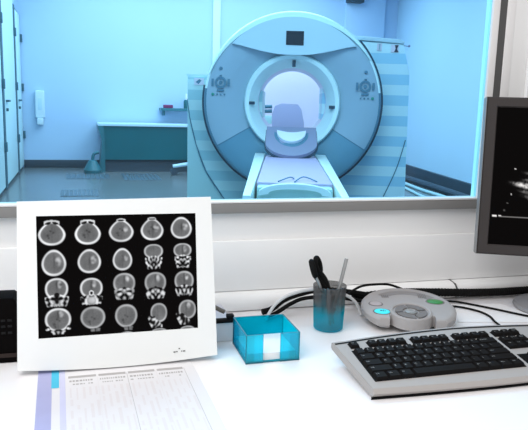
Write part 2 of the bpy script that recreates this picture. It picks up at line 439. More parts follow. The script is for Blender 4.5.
        if kd == 'd':
            rr = np.hypot(x, (y - 0.10) * 1.1); img = np.where(near & (rr < 0.22), np.where(rr < 0.13, 0.008, 0.8), img)
        if kd == 'e':
            q = (x / 0.14) ** 2 + ((y - 0.12) / 0.10) ** 2; img = np.where(near & (q < 1), 0.02, img)
        if kd == 'g':
            zone = near & (y > 0.66 - 0.06 * np.cos(x * 6)) & (y < 0.99) & (np.abs(x) < 0.66 - 0.30 * np.clip((y - 0.6) * 2.5, 0, 1))
            img = np.where(zone, np.clip(0.26 + 0.42 * bony, 0.008, 0.85), img)
            edge = near & (np.hypot((np.abs(x) - 0.80), (y - 0.50)) < 0.17)
            img = np.where(edge, np.clip(0.40 + 0.5 * bony, 0.008, 0.9), img)
        if kd == 'h':
            zone = near & (y > 0.74) & (y < 1.0) & (np.abs(x - 0.18) < 0.40 - 0.2 * (y - 0.74))
            img = np.where(zone, np.clip(0.16 + 0.06 * bony, 0.01, 0.85) * (1 - 0.7 * (np.abs(x - 0.18) < 0.06)), img)
        if kd == 's':                                            # side view: jaw and face at lower left
            zone = near & (y > 0.0) & (y < 0.98) & (x < -0.35 + 1.0 * (y - 0.0)) & (x > -0.98 + 0.40 * np.clip(y, 0, 1) ** 2) & (x < 0.45)
            bs = waves(x + y * 0.4, y, 8, 18)
            img = np.where(zone, np.clip(0.14 + 0.36 * bs, 0.008, 0.75), img)
    img = blur(np.clip(img, 0.001, 1.0), 1)
    img[:2, :] = 0.001; img[:, :2] = 0.001
    return np.stack([img * 0.98, img, img * 1.03], -1)

mon = thing('scan_monitor', 'white flat monitor showing twenty grey brain scans', 'monitor', (0.05, 1.0, 0.757))
TL_ = -math.radians(11)
bm = B()
outl = [(-0.1462, 0.2655), (-0.1500, 0.003)]
outl += [(-0.150 + 0.3155 * i / 12, 0.003 - 0.0065 * math.sin(PI * i / 12)) for i in range(1, 12)]
outl += [(0.1655, 0.003), (0.1605, 0.2692)]
sx0, sx1, sz0, sz1 = -0.1185, 0.134, 0.0504, 0.2425
# front frame with an opening for the screen
t = bmesh.new()
fr = [t.verts.new((x, 0, z)) for x, z in outl]; inn = [t.verts.new(p) for p in ((sx0, 0, sz1), (sx0, 0, sz0), (sx1, 0, sz0), (sx1, 0, sz1))]
t.faces.new([fr[0], fr[1], inn[1], inn[0]])
t.faces.new([fr[1]] + fr[2:13] + [fr[13], inn[2], inn[1]])
t.faces.new([fr[13], fr[14], inn[3], inn[2]])
t.faces.new([fr[14], fr[0], inn[0], inn[3]])
deep = [t.verts.new((v.co.x * 0.985, 0.034, (v.co.z + 0.011) if v.co.z < 0.05 else v.co.z * 0.985)) for v in fr]
mid = [t.verts.new((v.co.x * 1.004, 0.004, v.co.z * 1.002)) for v in fr]
n = len(fr)
for A, C in ((fr, mid), (mid, deep)):
    for i in range(n): t.faces.new([A[i], A[(i + 1) % n], C[(i + 1) % n], C[i]])
t.faces.new(deep)
ii = [t.verts.new((v.co.x, 0.003, v.co.z)) for v in inn]
for i in range(4): t.faces.new([inn[i], inn[(i + 1) % 4], ii[(i + 1) % 4], ii[i]])
merge(bm, t)
housing = obj('housing', bm, M['white_plastic'], mon, rot=(TL_, 0, 0))
bm = B(); box(bm, -0.11, 0.12, 0.036, 0.07, 0.05, 0.23, 0.012); obj('back_cover', bm, M['white_plastic'], mon, rot=(TL_, 0, 0))
grid_screen('screen', sx1 - sx0, sz1 - sz0, 340, 256, scan_picture(340, 256, 1.3), M['screen'], mon,
            ((sx0 + sx1) / 2, 0.0024 * math.cos(TL_) - math.sin(TL_) * (sz0 + sz1) / 2, math.cos(TL_) * (sz0 + sz1) / 2 + 0.0024 * math.sin(TL_)), (TL_, 0, 0))
bm = B()
for x, z, w in ((0.0935, 0.0135, 0.0035), (0.1015, 0.0185, 0.0022), (0.1095, 0.0140, 0.0035), (0.0975, 0.0138, 0.002), (0.1055, 0.0142, 0.0015)):
    box(bm, x - w / 2, x + w / 2, -0.0006, 0.0005, z - 0.0008, z + 0.0008)
obj('logo_mark', bm, M['mark'], mon, rot=(TL_, 0, 0))
bm = B(); box(bm, -0.03, 0.05, 0.055, 0.085, -0.002, 0.14, 0.006); obj('stand_neck', bm, M['white_plastic'], mon)
bm = B(); box(bm, -0.09, 0.11, 0.03, 0.16, -0.0055, 0.005, 0.004); obj('stand_base', bm, M['white_plastic'], mon)

# ------------------------------------------------------------------ ultrasound monitor
def us_picture(nx, ny):
    S, T = np.meshgrid(np.linspace(0, 1, nx), np.linspace(0, 1, ny))
    img = np.full((ny, nx), 0.001)
    x = S * 0.36; y = T * 0.288                                  # metres from the top-left corner of the screen
    ax, ay = 0.20, 0.035
    r = np.hypot(x - ax, y - ay); th = np.arctan2(x - ax, y - ay)
    n = blur(rng.random((ny, nx)), 1); n = (n - n.mean()) / n.std()
    m = blur(rng.random((ny, nx)), 5); m = (m - m.mean()) / m.std()
    sec = sstep(0.95, 0.75, np.abs(th)) * (r < 0.20) * (r > 0.02)
    tex = np.clip(-0.03 + 0.05 * m + 0.03 * n, 0, 1) * (0.4 + 0.6 * np.sin(r * 210 + 2 * m) ** 2)
    img = img + sec * np.clip(tex, 0, 1)
    def blob(px, py, rx, ry, ang, v):
        nonlocal img
        dx, dy = x - px, y - py; c, s = math.cos(ang), math.sin(ang)
        q = ((dx * c + dy * s) / rx) ** 2 + ((-dx * s + dy * c) / ry) ** 2
        img = img + v * np.exp(-q ** 1.5) * np.clip(0.75 + 0.35 * n + 0.3 * m, 0, 1.4)
    blob(0.068, 0.162, 0.022, 0.0045, 0.2, 0.75); blob(0.076, 0.176, 0.018, 0.003, 0.2, 0.15)
    blob(0.090, 0.138, 0.022, 0.003, 0.15, 0.14); blob(0.080, 0.150, 0.016, 0.002, 0.1, 0.15)
    blob(0.080, 0.186, 0.02, 0.004, 0.25, 0.05); blob(0.092, 0.118, 0.014, 0.004, 0.1, 0.12); blob(0.088, 0.098, 0.006, 0.004, 0.2, 0.35)
    blob(0.13, 0.155, 0.03, 0.006, 0.0, 0.6); blob(0.18, 0.165, 0.03, 0.006, -0.05, 0.5); blob(0.24, 0.15, 0.03, 0.006, -0.2, 0.5)
    for px, py, v in ((0.045, 0.127, 0.8), (0.040, 0.180, 0.6), (0.034, 0.199, 0.12), (0.028, 0.215, 0.08)):
        img = np.where(np.hypot(x - px, y - py) < 0.0016, v, img)
    img = np.where((np.abs(y - 0.2275) < 0.0022) & ((np.abs(x - 0.0085) < 0.0042) | (np.abs(x - 0.020) < 0.0026)), 0.9, img)
    img = np.where((np.abs(y - 0.2285) < 0.0009) & (x > 0.018) & (x < 0.33), 0.22, img)
    img = np.clip(img, 0.001, 0.95)
    return np.stack([img, img * 0.97, img * 0.95], -1)

us = thing('ultrasound_monitor', 'dark grey monitor with ultrasound picture on black screen', 'monitor', (0.8025 + 0.1812, 1.149 - 0.0845, DZ), -math.radians(25))
HW, Z0, Z1 = 0.2, 0.1305, 0.457
TT = -math.radians(5)
PZ = 0.295
def tilt(o):  # lean the screen unit back about its middle height
    o.rotation_euler = (TT, 0, 0); o.location = (0, 0, PZ); return o
bm = B()
z0, z1 = Z0 - PZ, Z1 - PZ
t = bmesh.new()
def loop(x0, x1, za, zb, y): return [t.verts.new(p) for p in ((x0, y, za), (x1, y, za), (x1, y, zb), (x0, y, zb))]
A = loop(-HW + 0.003, HW - 0.003, z0 + 0.003, z1 - 0.003, 0); I = loop(-HW + 0.020, HW - 0.020, z0 + 0.019, z1 - 0.0185, 0.0); J = loop(-HW + 0.0225, HW - 0.0225, z0 + 0.0215, z1 - 0.021, 0.005)
K = loop(-HW, HW, z0, z1, 0.004); L = loop(-HW, HW, z0, z1, 0.03)
for P, Q in ((A, I), (I, J), (A, K), (K, L)):
    for i in range(4): t.faces.new([P[i], P[(i + 1) % 4], Q[(i + 1) % 4], Q[i]])
t.faces.new(L)
merge(bm, t); tilt(obj('bezel', bm, M['mon_grey'], us))
bm = B(); box(bm, -HW - 0.0015, -HW - 0.0002, 0.0, 0.03, z0, z1 - 0.001, 0.001); tilt(obj('side_edge', bm, M['mon_edge'], us))
bm = B(); box(bm, -0.16, 0.16, 0.031, 0.065, z0 + 0.03, z1 - 0.03, 0.01); tilt(obj('back_cover', bm, M['mon_grey'], us))
sw, sh = 2 * (HW - 0.0225), (z1 - 0.021) - (z0 + 0.0215)
szc = ((z1 - 0.021) + (z0 + 0.0215)) / 2
scr = grid_screen('screen', sw, sh, 200, 160, us_picture(200, 160), M['screen_us'], us, (0, 0, 0), (TT, 0, 0))
scr.location = Vector((0, 0, PZ)) + Matrix.Rotation(TT, 3, 'X') @ Vector((0, 0.0045, szc))
bm = B(); box(bm, -0.055, 0.055, 0.068, 0.10, 0.012, 0.30, 0.006); obj('stand_neck', bm, M['stand_grey'], us)
bm = B(); lathe(bm, [(0.0001, 0.0005), (0.094, 0.0005), (0.098, 0.004), (0.094, 0.010), (0.06, 0.014), (0.0001, 0.015)], c=(0, 0.062, 0), n=48)
obj('stand_base', bm, M['stand_grey'], us)

# ------------------------------------------------------------------ keyboard
kb = thing('keyboard', 'silver keyboard with black keys lying in front of the round console', 'keyboard', (0.424, 0.826, DZ))
KT = math.atan(0.14)
U, R = 0.01775, 0.0182
def kp(x, s, h): return Vector((x, s * math.cos(KT) - h * math.sin(KT), 0.020 + s * math.sin(KT) + h * math.cos(KT)))
bm = B()
# body: outline in the tilted plane, dropping to the desk at the front
front = []
NX = 24; XL, XR = -0.015, 0.445
def bow(x): return -0.0215 - 0.008 * math.sin(PI * min(max((x - XL) / (XR - XL), 0), 1))
cols = []
def backs(x):
    e = min(x - XL, XR - x); u_ = min(max(e / 0.26, 0), 1)
    return 0.122 + 0.021 * (1 - (1 - u_) ** 2)
t = bmesh.new()
for i in range(NX + 1):
    x = XL + (XR - XL) * i / NX
    f = bow(x); sl = -0.007
    px = lambda s: x + (sl * (s / 0.12) if i == 0 else (-sl * (s / 0.12) if i == NX else 0))
    bk = backs(x)
    P = [kp(px(f), f, -0.0105), kp(px(f), f - 0.002, -0.006), kp(px(f), f + 0.004, 0.0), kp(px(0), -0.005, 0.0), kp(px(.127), bk, 0.0), kp(px(.127), bk + 0.006, -0.003), kp(px(.127), bk + 0.006, -0.011)]
    P[0].z = max(P[0].z, 0.004); P[0].y += 0.001
    Q0 = Vector((P[0].x, P[0].y + 0.004, 0.003)); Q1 = Vector((P[-1].x, P[-1].y - 0.004, P[-1].z - 0.003))
    cols.append([t.verts.new(p) for p in [Q0] + P + [Q1]])
for A, C in zip(cols, cols[1:]):
    for j in range(len(A)): t.faces.new([A[j], C[j], C[(j + 1) % len(A)], A[(j + 1) % len(A)]])
t.faces.new(cols[0]); t.faces.new(cols[-1][::-1])
merge(bm, t)
obj('body', bm, M['silver'], kb, sharp=28)
def kbox(bm, x0, x1, s0, s1, h0, h1, inset=0.0, mi=0, ytop=0.0):
    lo = [kp(x, s, h0) for x, s in ((x0, s0), (x1, s0), (x1, s1), (x0, s1))]
    i = inset
    hi = [kp(x, s, h1) for x, s in ((x0 + i, s0 + i * 0.8), (x1 - i, s0 + i * 0.8), (x1 - i, s1 - i * 0.8 + ytop), (x0 + i, s1 - i * 0.8 + ytop))]
    a = [bm.verts.new(p) for p in lo]; b = [bm.verts.new(p) for p in hi]
    for k in range(4): bm.faces.new([a[k], a[(k + 1) % 4], b[(k + 1) % 4], b[k]]).material_index = mi
    bm.faces.new(b).material_index = mi; bm.faces.new(a[::-1]).material_index = mi
# black wells under the key groups
bm = B()
W15 = 15 * U
for x0, x1, s0, s1 in ((-0.002, W15 + 0.001, -0.001, 5 * R), (0.276, 0.276 + 3 * U, 0.0 - 0.001, 2 * R), (0.276, 0.276 + 3 * U, 3 * R, 5 * R), (0.34, 0.34 + 4 * U, -0.001, 5 * R),
                       (0, U * 0.95, 0.0975, 0.1135), (2 * U - 0.002, 6 * U - 0.002, 0.0975, 0.1145), (6.5 * U - 0.001, 10.5 * U, 0.0975, 0.1145), (11 * U, 15 * U, 0.0975, 0.1145), (0.276, 0.276 + 3 * U, 0.0975, 0.1145)):
    kbox(bm, x0, x1, s0, s1, -0.001, 0.0008)
obj('key_well', bm, M['black_soft'], kb)
bm = B()
pts = [(XL - 0.001 + (XR - XL + 0.002) * i / 24, (bow(XL + (XR - XL) * i / 24)) * math.cos(KT) + 0.003) for i in range(25)] + [(XR - 0.002, -0.012), (XL + 0.002, -0.012)]
prism(bm, pts, 'z', 0.0004, 0.0026); obj('underside', bm, M['black'], kb)
bm = B()
for i in range(24):
    xa, xb = XL - 0.006 + (XR - XL + 0.012) * i / 24, XL - 0.006 + (XR - XL + 0.012) * (i + 1) / 24
    q = [kp(xa, backs(xa) - 0.0075, 0.0004), kp(xb, backs(xb) - 0.0075, 0.0004), kp(xb, backs(xb) - 0.003, 0.0004), kp(xa, backs(xa) - 0.003, 0.0004)]
    bm.faces.new([bm.verts.new(p) for p in q])
obj('back_strip', bm, M['black'], kb)
for x in (0.05, 0.38):
    bm = B(); box(bm, x, x + 0.02, 0.095, 0.107, 0.0001, 0.0205); obj('foot', bm, M['black'], kb)

# legends: one little text mesh for every string, joined into its key
txt = {}
def want(s):
    if s in txt or not s: return
    c = bpy.data.curves.new('legend', 'FONT'); c.body = s; c.size = 0.0052; c.resolution_u = 2; c.align_x = 'LEFT'
    o = bpy.data.objects.new('legend', c); COL.objects.link(o); txt[s] = o
rows = [
    [('`', 1)] + [(c, 1) for c in '1234567890-='] + [('Backspace', 2)],
    [('Tab', 1.5)] + [(c, 1) for c in 'QWERTYUIOP[]'] + [('\\', 1.5)],
    [('Caps', 1.75)] + [(c, 1) for c in "ASDFGHJKL;'"] + [('Enter', 2.25)],
    [('Shift', 2.25)] + [(c, 1) for c in 'ZXCVBNM,./'] + [('Shift', 2.75)],
    [('Ctrl', 1.25), ('Win', 1.25), ('Alt', 1.25), ('', 6.25), ('Alt', 1.25), ('Fn', 1.25), ('Menu', 1.25), ('Ctrl', 1.25)],
]
keys = []
for ri, row in enumerate(rows):
    x = 0.0; s = (4 - ri) * R
    for lab, w in row:
        keys.append((x, x + w * U, s, s + R, lab)); x += w * U
fx = [(0, 'Esc')] + [(2 * U - 0.002 + i * U, 'F%d' % (i + 1)) for i in range(4)] + [(6.5 * U - 0.0005 + i * U, 'F%d' % (i + 5)) for i in range(4)] + [(11 * U + i * U, 'F%d' % (i + 9)) for i in range(4)]
fx += [(0.276 + i * U, l) for i, l in enumerate(('Prt', 'Scr', 'Pause'))]
for x, l in fx: keys.append((x, x + U * 0.97, 0.098, 0.114, l))
for j, rowl in enumerate((('Del', 'End', 'PgDn'), ('Ins', 'Home', 'PgUp'))):
    for i, l in enumerate(rowl): keys.append((0.276 + i * U, 0.276 + (i + 1) * U, (3 + j) * R, (4 + j) * R, l))
for i, j, l in ((0, 0, '<'), (1, 0, 'v'), (2, 0, '>'), (1, 1, '^')): keys.append((0.276 + i * U, 0.276 + (i + 1) * U, j * R, (j + 1) * R, l))
for k in keys: want(k[4])
bpy.context.view_layer.update()
dg = bpy.context.evaluated_depsgraph_get()
tm = {}
for s, o in txt.items():
    me = bpy.data.meshes.new_from_object(o.evaluated_get(dg))
    tm[s] = ([v.co.copy() for v in me.vertices], [tuple(p.vertices) for p in me.polygons]); bpy.data.meshes.remove(me)
for o in txt.values():
    c = o.data; bpy.data.objects.remove(o); bpy.data.curves.remove(c)
for x0, x1, s0, s1, lab in keys:
    bm = B(); g = 0.0006
    kbox(bm, x0 + g, x1 - g, s0 + g, s1 - g, 0.0005, 0.0058, 0.0022, ytop=0.0006)
    if lab:
        vs, fs = tm[lab]
        sc = min(1.0, (x1 - x0 - 0.008) / max(0.001, max(v.x for v in vs))) if len(lab) > 1 else 1.0
        if len(lab) > 1: sc = min(sc, 0.62)
        nv = [bm.verts.new(kp(x0 + 0.0042 + v.x * sc, s1 - 0.0088 + (0 if len(lab) == 1 else 0.001) + v.y * sc, 0.0059)) for v in vs]
        for f in fs:
            try: bm.faces.new([nv[i] for i in f]).material_index = 1
            except ValueError: pass
    obj('key', bm, [M['key'], M['legend']], kb)
bm = B()
for i in range(4):
    for j in range(5): kbox(bm, 0.34 + i * U + 0.0006, 0.34 + (i + 1) * U - 0.0006, j * R + 0.0006, (j + 1) * R - 0.0006, 0.0005, 0.0058, 0.0022)
tag(obj('numeric_keypad', bm, M['key'], kb), kind='stuff')

# ------------------------------------------------------------------ round console
dv = thing('intercom_console', 'round silver control console with cyan and green buttons behind keyboard', 'control console', (0.63, 1.11, DZ), -math.radians(20))
DT = math.radians(6)
def droot(o): o.rotation_euler = (DT, 0, 0); o.location = (0, 0, 0.0165); return o
bm = B()
def disc_outline(r, cut, ww, dip, n=64):
    pts = []
    a_cut = math.asin(-cut / r) if abs(cut) < r else PI / 2
    a0 = -a_cut; a1 = PI + a_cut
    for i in range(n + 1):
        a = a0 + (a1 - a0) * i / n; pts.append((r * math.cos(a), r * math.sin(a)))
    # front edge: step in to the wheel bay
    pts += [(-ww, cut), (-ww, dip), (ww, dip), (ww, cut)]
    return pts
H0 = [(0.088, 0.0), (0.094, 0.005), (0.094, 0.016), (0.090, 0.0205), (0.084, 0.022)]
t = bmesh.new(); lv = []
for r, h in H0:
    o_ = disc_outline(r, -0.068 + (0.094 - r) * 0.6, 0.044, -0.050)
    lv.append([t.verts.new((x, y, h)) for x, y in o_])
n = len(lv[0])
for A, C in zip(lv, lv[1:]):
    for i in range(n): t.faces.new([A[i], A[(i + 1) % n], C[(i + 1) % n], C[i]])
t.faces.new(lv[0][::-1]); t.faces.new(lv[-1])
merge(bm, t)
droot(obj('body', bm, M['device'], dv))
bm = B(); lathe(bm, [(0.0001, 0.002), (0.043, 0.002), (0.043, 0.0165), (0.041, 0.0235), (0.038, 0.0255), (0.0355, 0.0245), (0.034, 0.0215), (0.0001, 0.0215)], c=(0, -0.036, 0), n=48)
droot(obj('wheel_ring', bm, M['device'], dv))
bm = B()
for k in range(4):
    a = k * PI / 2 + 0.35
    lathe(bm, [(0.016, 0.0216), (0.016, 0.0245), (0.031, 0.0245), (0.031, 0.0216)], c=(0, -0.036, 0), n=10, a0=a, a1=a + PI / 2 - 0.14)
droot(obj('wheel_button', bm, M['device_dark'], dv))
bm = B(); lathe(bm, [(0.0001, 0.0255), (0.010, 0.0255), (0.012, 0.0245), (0.0125, 0.0217)], c=(0, -0.036, 0), n=28); lathe(bm, [(0.0055, 0.0256), (0.0058, 0.0262), (0.0072, 0.0262), (0.0075, 0.0256)], c=(0, -0.036, 0), n=24, mi=1)
droot(obj('center_button', bm, [M['silver_dark'], M['device']], dv))
for nm, x, y, rx, ry, m_, lab in (('button', -0.0565, -0.040, 0.0155, 0.0125, 'cyan_btn', 'glowing cyan button'), ('button', -0.0655, -0.0035, 0.0125, 0.010, 'grey_btn', 'flat grey button'), ('button', 0.0565, 0.0205, 0.0165, 0.0115, 'green_btn', 'green oval button')):
    bm = B(); lathe(bm, [(0.0001, 0.0242), (0.75, 0.0241), (0.95, 0.0232), (1.0, 0.0218)], n=28)
    for v in bm.verts: v.co.x = x + v.co.x * rx; v.co.y = y + v.co.y * ry
    lathe(bm, [(0, 0)], n=1) if False else None
    o = droot(obj(nm, bm, M[m_], dv)); o['label'] = lab
    bm = B(); lathe(bm, [(1.0, 0.0219), (1.02, 0.0228), (1.14, 0.0226), (1.18, 0.0219)], n=28)
    for v in bm.verts: v.co.x = x + v.co.x * rx; v.co.y = y + v.co.y * ry
    droot(obj('button_rim', bm, M['device_dark'], dv))
bm = B()
# symbol on the cyan button
box(bm, -0.0605, -0.0560, -0.0425, -0.0385, 0.0243, 0.0246); box(bm, -0.0545, -0.0532, -0.0440, -0.0365, 0.0243, 0.0246); box(bm, -0.0515, -0.0502, -0.0425, -0.0380, 0.0243, 0.0246)
droot(obj('button_symbol', bm, mat('button symbol', srgb(15, 110, 130), 0.5, noise=0.05), dv))
# speaker recess along the back and grille slits
bm = B()
lathe(bm, [(0.052, 0.0221), (0.053, 0.0225), (0.071, 0.0225), (0.072, 0.0221)], n=24, a0=0.62, a1=2.5)
droot(obj('speaker_recess', bm, mat('console shade', (0.235, 0.22, 0.215, 1), 0.5, noise=0.03), dv))
bm = B()
for k in range(5):
    x = 0.026 + k * 0.0035; box(bm, x, x + 0.0016, 0.036, 0.056, 0.0226, 0.0231)
droot(obj('grille', bm, M['device_dark'], dv)); bm = B()
for k in range(4):
    x = -0.05 + k * 0.004; box(bm, x, x + 0.0016, 0.030, 0.042, 0.0226, 0.0231)
droot(obj('grille', bm, M['device_dark'], dv))
for x, y in ((-0.055, 0.03), (0.055, 0.03), (-0.055, -0.03), (0.055, -0.03)):
    bm = B(); lathe(bm, [(0.0001, 0.0), (0.008, 0.0), (0.008, 0.0125 + 0.0 + (0.0032 if y > 0 else -0.0036)), (0.0001, 0.0125 + (0.0032 if y > 0 else -0.0036))], c=(x, y, 0.0003), n=16); obj('foot', bm, M['black_soft'], dv)

# ------------------------------------------------------------------ note holder and paper block
nh = thing('note_holder', 'square cyan clear plastic note holder on the desk', 'note holder', (0.258, 0.974, DZ))
W_, D_, H_ = 0.0945, 0.096, 0.050; th = 0.0022
KX = 0.0  # slight skew none
def panel(bm, x0, x1, y0, y1, z0, z1):
    d = (x1 - x0, y1 - y0, z1 - z0); thin = min(range(3), key=lambda i: d[i])
    t = bmesh.new(); bmesh.ops.create_cube(t, size=1)
    for v in t.verts: v.co = Vector(((x0 + x1) / 2 + v.co.x * d[0], (y0 + y1) / 2 + v.co.y * d[1], (z0 + z1) / 2 + v.co.z * d[2]))
    for f in t.faces:
        c = f.calc_center_median(); k = max(range(3), key=lambda i: abs(f.normal[i])); f.material_index = 0 if k == thin else 1
    merge(bm, t)
bm = B()
panel(bm, 0, W_, 0, D_, 0.0005, 0.0025)
panel(bm, 0, 0.030, 0, th, 0.0026, H_); panel(bm, 0.060, W_, 0, th, 0.0026, H_)
panel(bm, 0, W_, D_ - th, D_, 0.0026, H_)
panel(bm, 0, th, th, D_ - th, 0.0026, H_); panel(bm, W_ - th, W_, th, D_ - th, 0.0026, H_)
obj('tray', bm, [M['cyan_box'], M['cyan_edge']], nh)
for x in (0.0, 0.060):
    bm = B(); box(bm, x, x + (0.030 if x == 0 else W_ - 0.060), -0.0006, 0.003, 0.0, 0.0016); obj('foot_rail', bm, M['cyan_edge'], nh)
pb = B()
for k in range(8): box(pb, 0.258 + 0.005 + random.uniform(0, .0006), 0.258 + W_ - 0.005, 0.974 + 0.005 + random.uniform(0, .0006), 0.974 + D_ - 0.005, DZ + 0.0027 + k * 0.0016, DZ + 0.0027 + (k + 1) * 0.0016 - 0.0001)
tag(obj('note_paper', pb, M['paper']), 'block of white note paper inside the cyan holder', 'paper')

# low white box with a black edge, brown stick on it
wb = thing('document_box', 'low white box with black top edge beside cyan note holder', 'box', (0.0, 0.0, DZ))
bm = B(); box(bm, 0.172, 0.262, 1.082, 1.19, 0.0005, 0.036, 0.001); obj('case', bm, mat('lilac white box', (0.74, 0.72, 0.76, 1), 0.6, noise=0.01), wb)
bm = B(); box(bm, 0.170, 0.263, 1.078, 1.092, 0.0362, 0.0425, 0.002); box(bm, 0.250, 0.263, 1.080, 1.094, 0.0426, 0.050, 0.002); obj('clamp_bar', bm, M['black'], wb)
bm = B(); tube(bm, [(0.180, 1.140, DZ + 0.083), (0.210, 1.115, DZ + 0.069), (0.246, 1.088, DZ + 0.0545)], 0.004, k=3)
tag(obj('stylus', bm, M['brown']), 'brown grey stick leaning on black edge of low white box', 'stick')

# ------------------------------------------------------------------ pen cup, scissors, pens
CX, CY = 0.4585, 1.110
cup = thing('pen_cup', 'clear plastic pen cup, smoky above and cyan below', 'pen cup', (CX, CY, DZ))
bm = B()
lathe(bm, [(0.0001, 0.0008), (0.026, 0.0008), (0.0285, 0.003), (0.0325, 0.088), (0.0312, 0.0885), (0.0272, 0.005), (0.0001, 0.0045)], n=56)
obj('body', bm, M['cup'], cup)
sc = thing('scissors', 'black handled scissors standing in the pen cup', 'scissors', (CX, CY, DZ))
bm = B()
def P3(px, z): return Vector((px - CX, 0.0, z))
for dx, dz, tw, dy in ((-0.0375, 0.123, 0.35, -0.004), (-0.0245, 0.127, -0.3, 0.005)):
    c = Vector((dx, dy, dz)); ux = Vector((math.cos(1.1 + tw), math.sin(1.1 + tw), 0.0)); uz = Vector((-0.28, 0, 0.96))
    ring = [c + ux * 0.0088 * math.cos(a) + uz * 0.0150 * math.sin(a) for a in [2 * PI * k / 16 for k in range(16)]]
    tube(bm, ring + [ring[0]], 0.0048, n=10, k=3, closed=True)
tube(bm, [(-0.0335, -0.003, 0.110), (-0.021, -0.002, 0.095), (-0.008, 0, 0.075)], lambda t: 0.0052 + 0.001 * t, n=10)
tube(bm, [(-0.021, 0.004, 0.113), (-0.010, 0.003, 0.097), (-0.003, 0.001, 0.075)], lambda t: 0.0055 + 0.0015 * t, n=10)
obj('handle', bm, M['black_soft'], sc)
bm = B()
prism(bm, [(-0.011, 0.078), (0.002, 0.078), (0.013, 0.008), (0.010, 0.008)], 'y', -0.001, 0.001)
prism(bm, [(-0.004, 0.078), (0.006, 0.078), (0.004, 0.008), (0.0015, 0.008)], 'y', 0.0012, 0.003)
obj('blade', bm, M['black'], sc)
bm = B()
tube(bm, [(-0.033, -0.006, 0.110), (-0.024, -0.008, 0.090), (-0.0215, -0.009, 0.080)], 0.0026, n=8); obj('handle_strip', bm, M['metal'], sc)
pn = thing('pen', 'slim silver pen leaning in the pen cup', 'pen', (CX, CY, DZ))
bm = B(); tube(bm, [(0.030, -0.004, 0.140), (0.007, -0.010, 0.045)], lambda t: 0.0036, n=14, k=6); obj('barrel', bm, M['metal'], pn)
bm = B(); tube(bm, [(0.0303, -0.0039, 0.1412), (0.0300, -0.004, 0.140)], 0.0030, n=14, k=2); obj('cap', bm, M['white_plastic'], pn)
bm = B(); tube(bm, [(0.007, -0.010, 0.0445), (0.003, -0.0105, 0.030), (-0.0005, -0.011, 0.010)], lambda t: 0.0042 - 0.0022 * t, n=12, k=4); obj('grip', bm, M['black_soft'], pn)
bm = B(); tube(bm, [(-0.001, 0.016, 0.086), (0.010, 0.012, 0.010)], 0.0045, n=12, k=4)
mk = obj('marker', bm, M['black_soft']); mk.location = (CX, CY, DZ); tag(mk, 'short black marker inside the pen cup behind the scissors', 'marker')

# ------------------------------------------------------------------ black box at left
bb = thing('black_speaker_box', 'black plastic box with raised slots behind the white monitor', 'electronic box', (-0.2, 1.06, DZ))
bm = B(); prism(bm, [(-0.10, 0.0008), (0.105, 0.0008), (0.106, 0.055), (0.103, 0.078), (0.0945, 0.106), (0.090, 0.110), (-0.10, 0.112)], 'y', 0.0, 0.05, 0.003); obj('case', bm, mat('matt black', (0.004, 0.0035, 0.0035, 1), 0.6, spec=0.08, noise=0.1), bb)
bm = B()
for x in (0.072, 0.082):
    for z in (0.071, 0.061, 0.050): box(bm, x, x + 0.0065, -0.0012, 0.0, z, z + 0.004, 0.0004)
obj('slot', bm, M['slot'], bb)
bm = B(); box(bm, -0.0995, 0.104, -0.0012, -0.0002, 0.010, 0.017, 0.0004); obj('trim_strip', bm, mat('brown grey strip', (0.035, 0.027, 0.025, 1), 0.5, spec=0.1, noise=0.1), bb)

# ------------------------------------------------------------------ papers
pf = thing('printed_form', 'printed form with lilac band lying under the white monitor', 'paper', (0, 0, DZ))
def quad(bm, pts, z, mi=0):
    bm.faces.new([bm.verts.new((x, y, z)) for x, y in pts]).material_index = mi
bm = B()
prism(bm, [(-0.073, 1.12), (-0.058, 0.66), (0.186, 0.60), (0.168, 1.10)], 'z', 0.0004, 0.0011)
obj('sheet', bm, mat('form paper', (0.76, 0.75, 0.765, 1), 0.8, noise=0.01, nscale=50), pf)
# printed strip: everything placed on the sheet by (across, down) fractions
def onp(a, y):      # a: 0 left edge .. 1 right edge at distance y
    k = (y - 0.6) / 0.5
    xl = -0.058 - 0.015 * k; xr = 0.184 - 0.014 * k
    return (xl + (xr - xl) * a, y)
def strip(bm, a0, a1, y0, y1, z, mi=0): quad(bm, [onp(a0, y0), onp(a1, y0), onp(a1, y1), onp(a0, y1)], z, mi)
bm = B(); strip(bm, 0.0, 0.085, 0.64, 1.09, 0.0013); obj('lilac_band', bm, M['lilac'], pf)
bm = B(); strip(bm, 0.132, 0.165, 0.64, 1.09, 0.0013); obj('pale_band', bm, M['lilac_lt'], pf)
bm = B(); strip(bm, 0.082, 0.128, 0.945, 1.04, 0.0015); obj('cyan_block', bm, M['cyan_print'], pf)
bm = B()
ncol = 4; a_0, a_1 = 0.18, 0.93
for c in range(ncol):
    ca, cb = a_0 + (a_1 - a_0) * c / ncol, a_0 + (a_1 - a_0) * (c + 1) / ncol
    strip(bm, ca + 0.004, cb - 0.012, 0.976, 0.984, 0.0013, 0)
    a = ca + 0.01
    while a < cb - 0.03:
        w = random.uniform(0.006, 0.018); strip(bm, a, min(a + w, cb - 0.02), 0.962, 0.968, 0.0013, 0)
        if random.random() < 0.6: strip(bm, a, min(a + w, cb - 0.02), 0.951, 0.955, 0.0013, 0)
        a += w + 0.006
    strip(bm, cb - 0.006, cb - 0.0035, 0.66, 0.98, 0.0013, 0 if c % 2 else 1)
    for q in range(5):
        a = ca + (cb - ca) * (q + 0.3) / 5
        y = 0.94
        while y > 0.66:
            l = random.uniform(0.012, 0.05); strip(bm, a, a + random.uniform(0.008, 0.02), y - l, y, 0.0013, 1); y -= l + random.uniform(0.004, 0.03)
obj('print', bm, [M['grey_print'], M['pale_print']], pf)

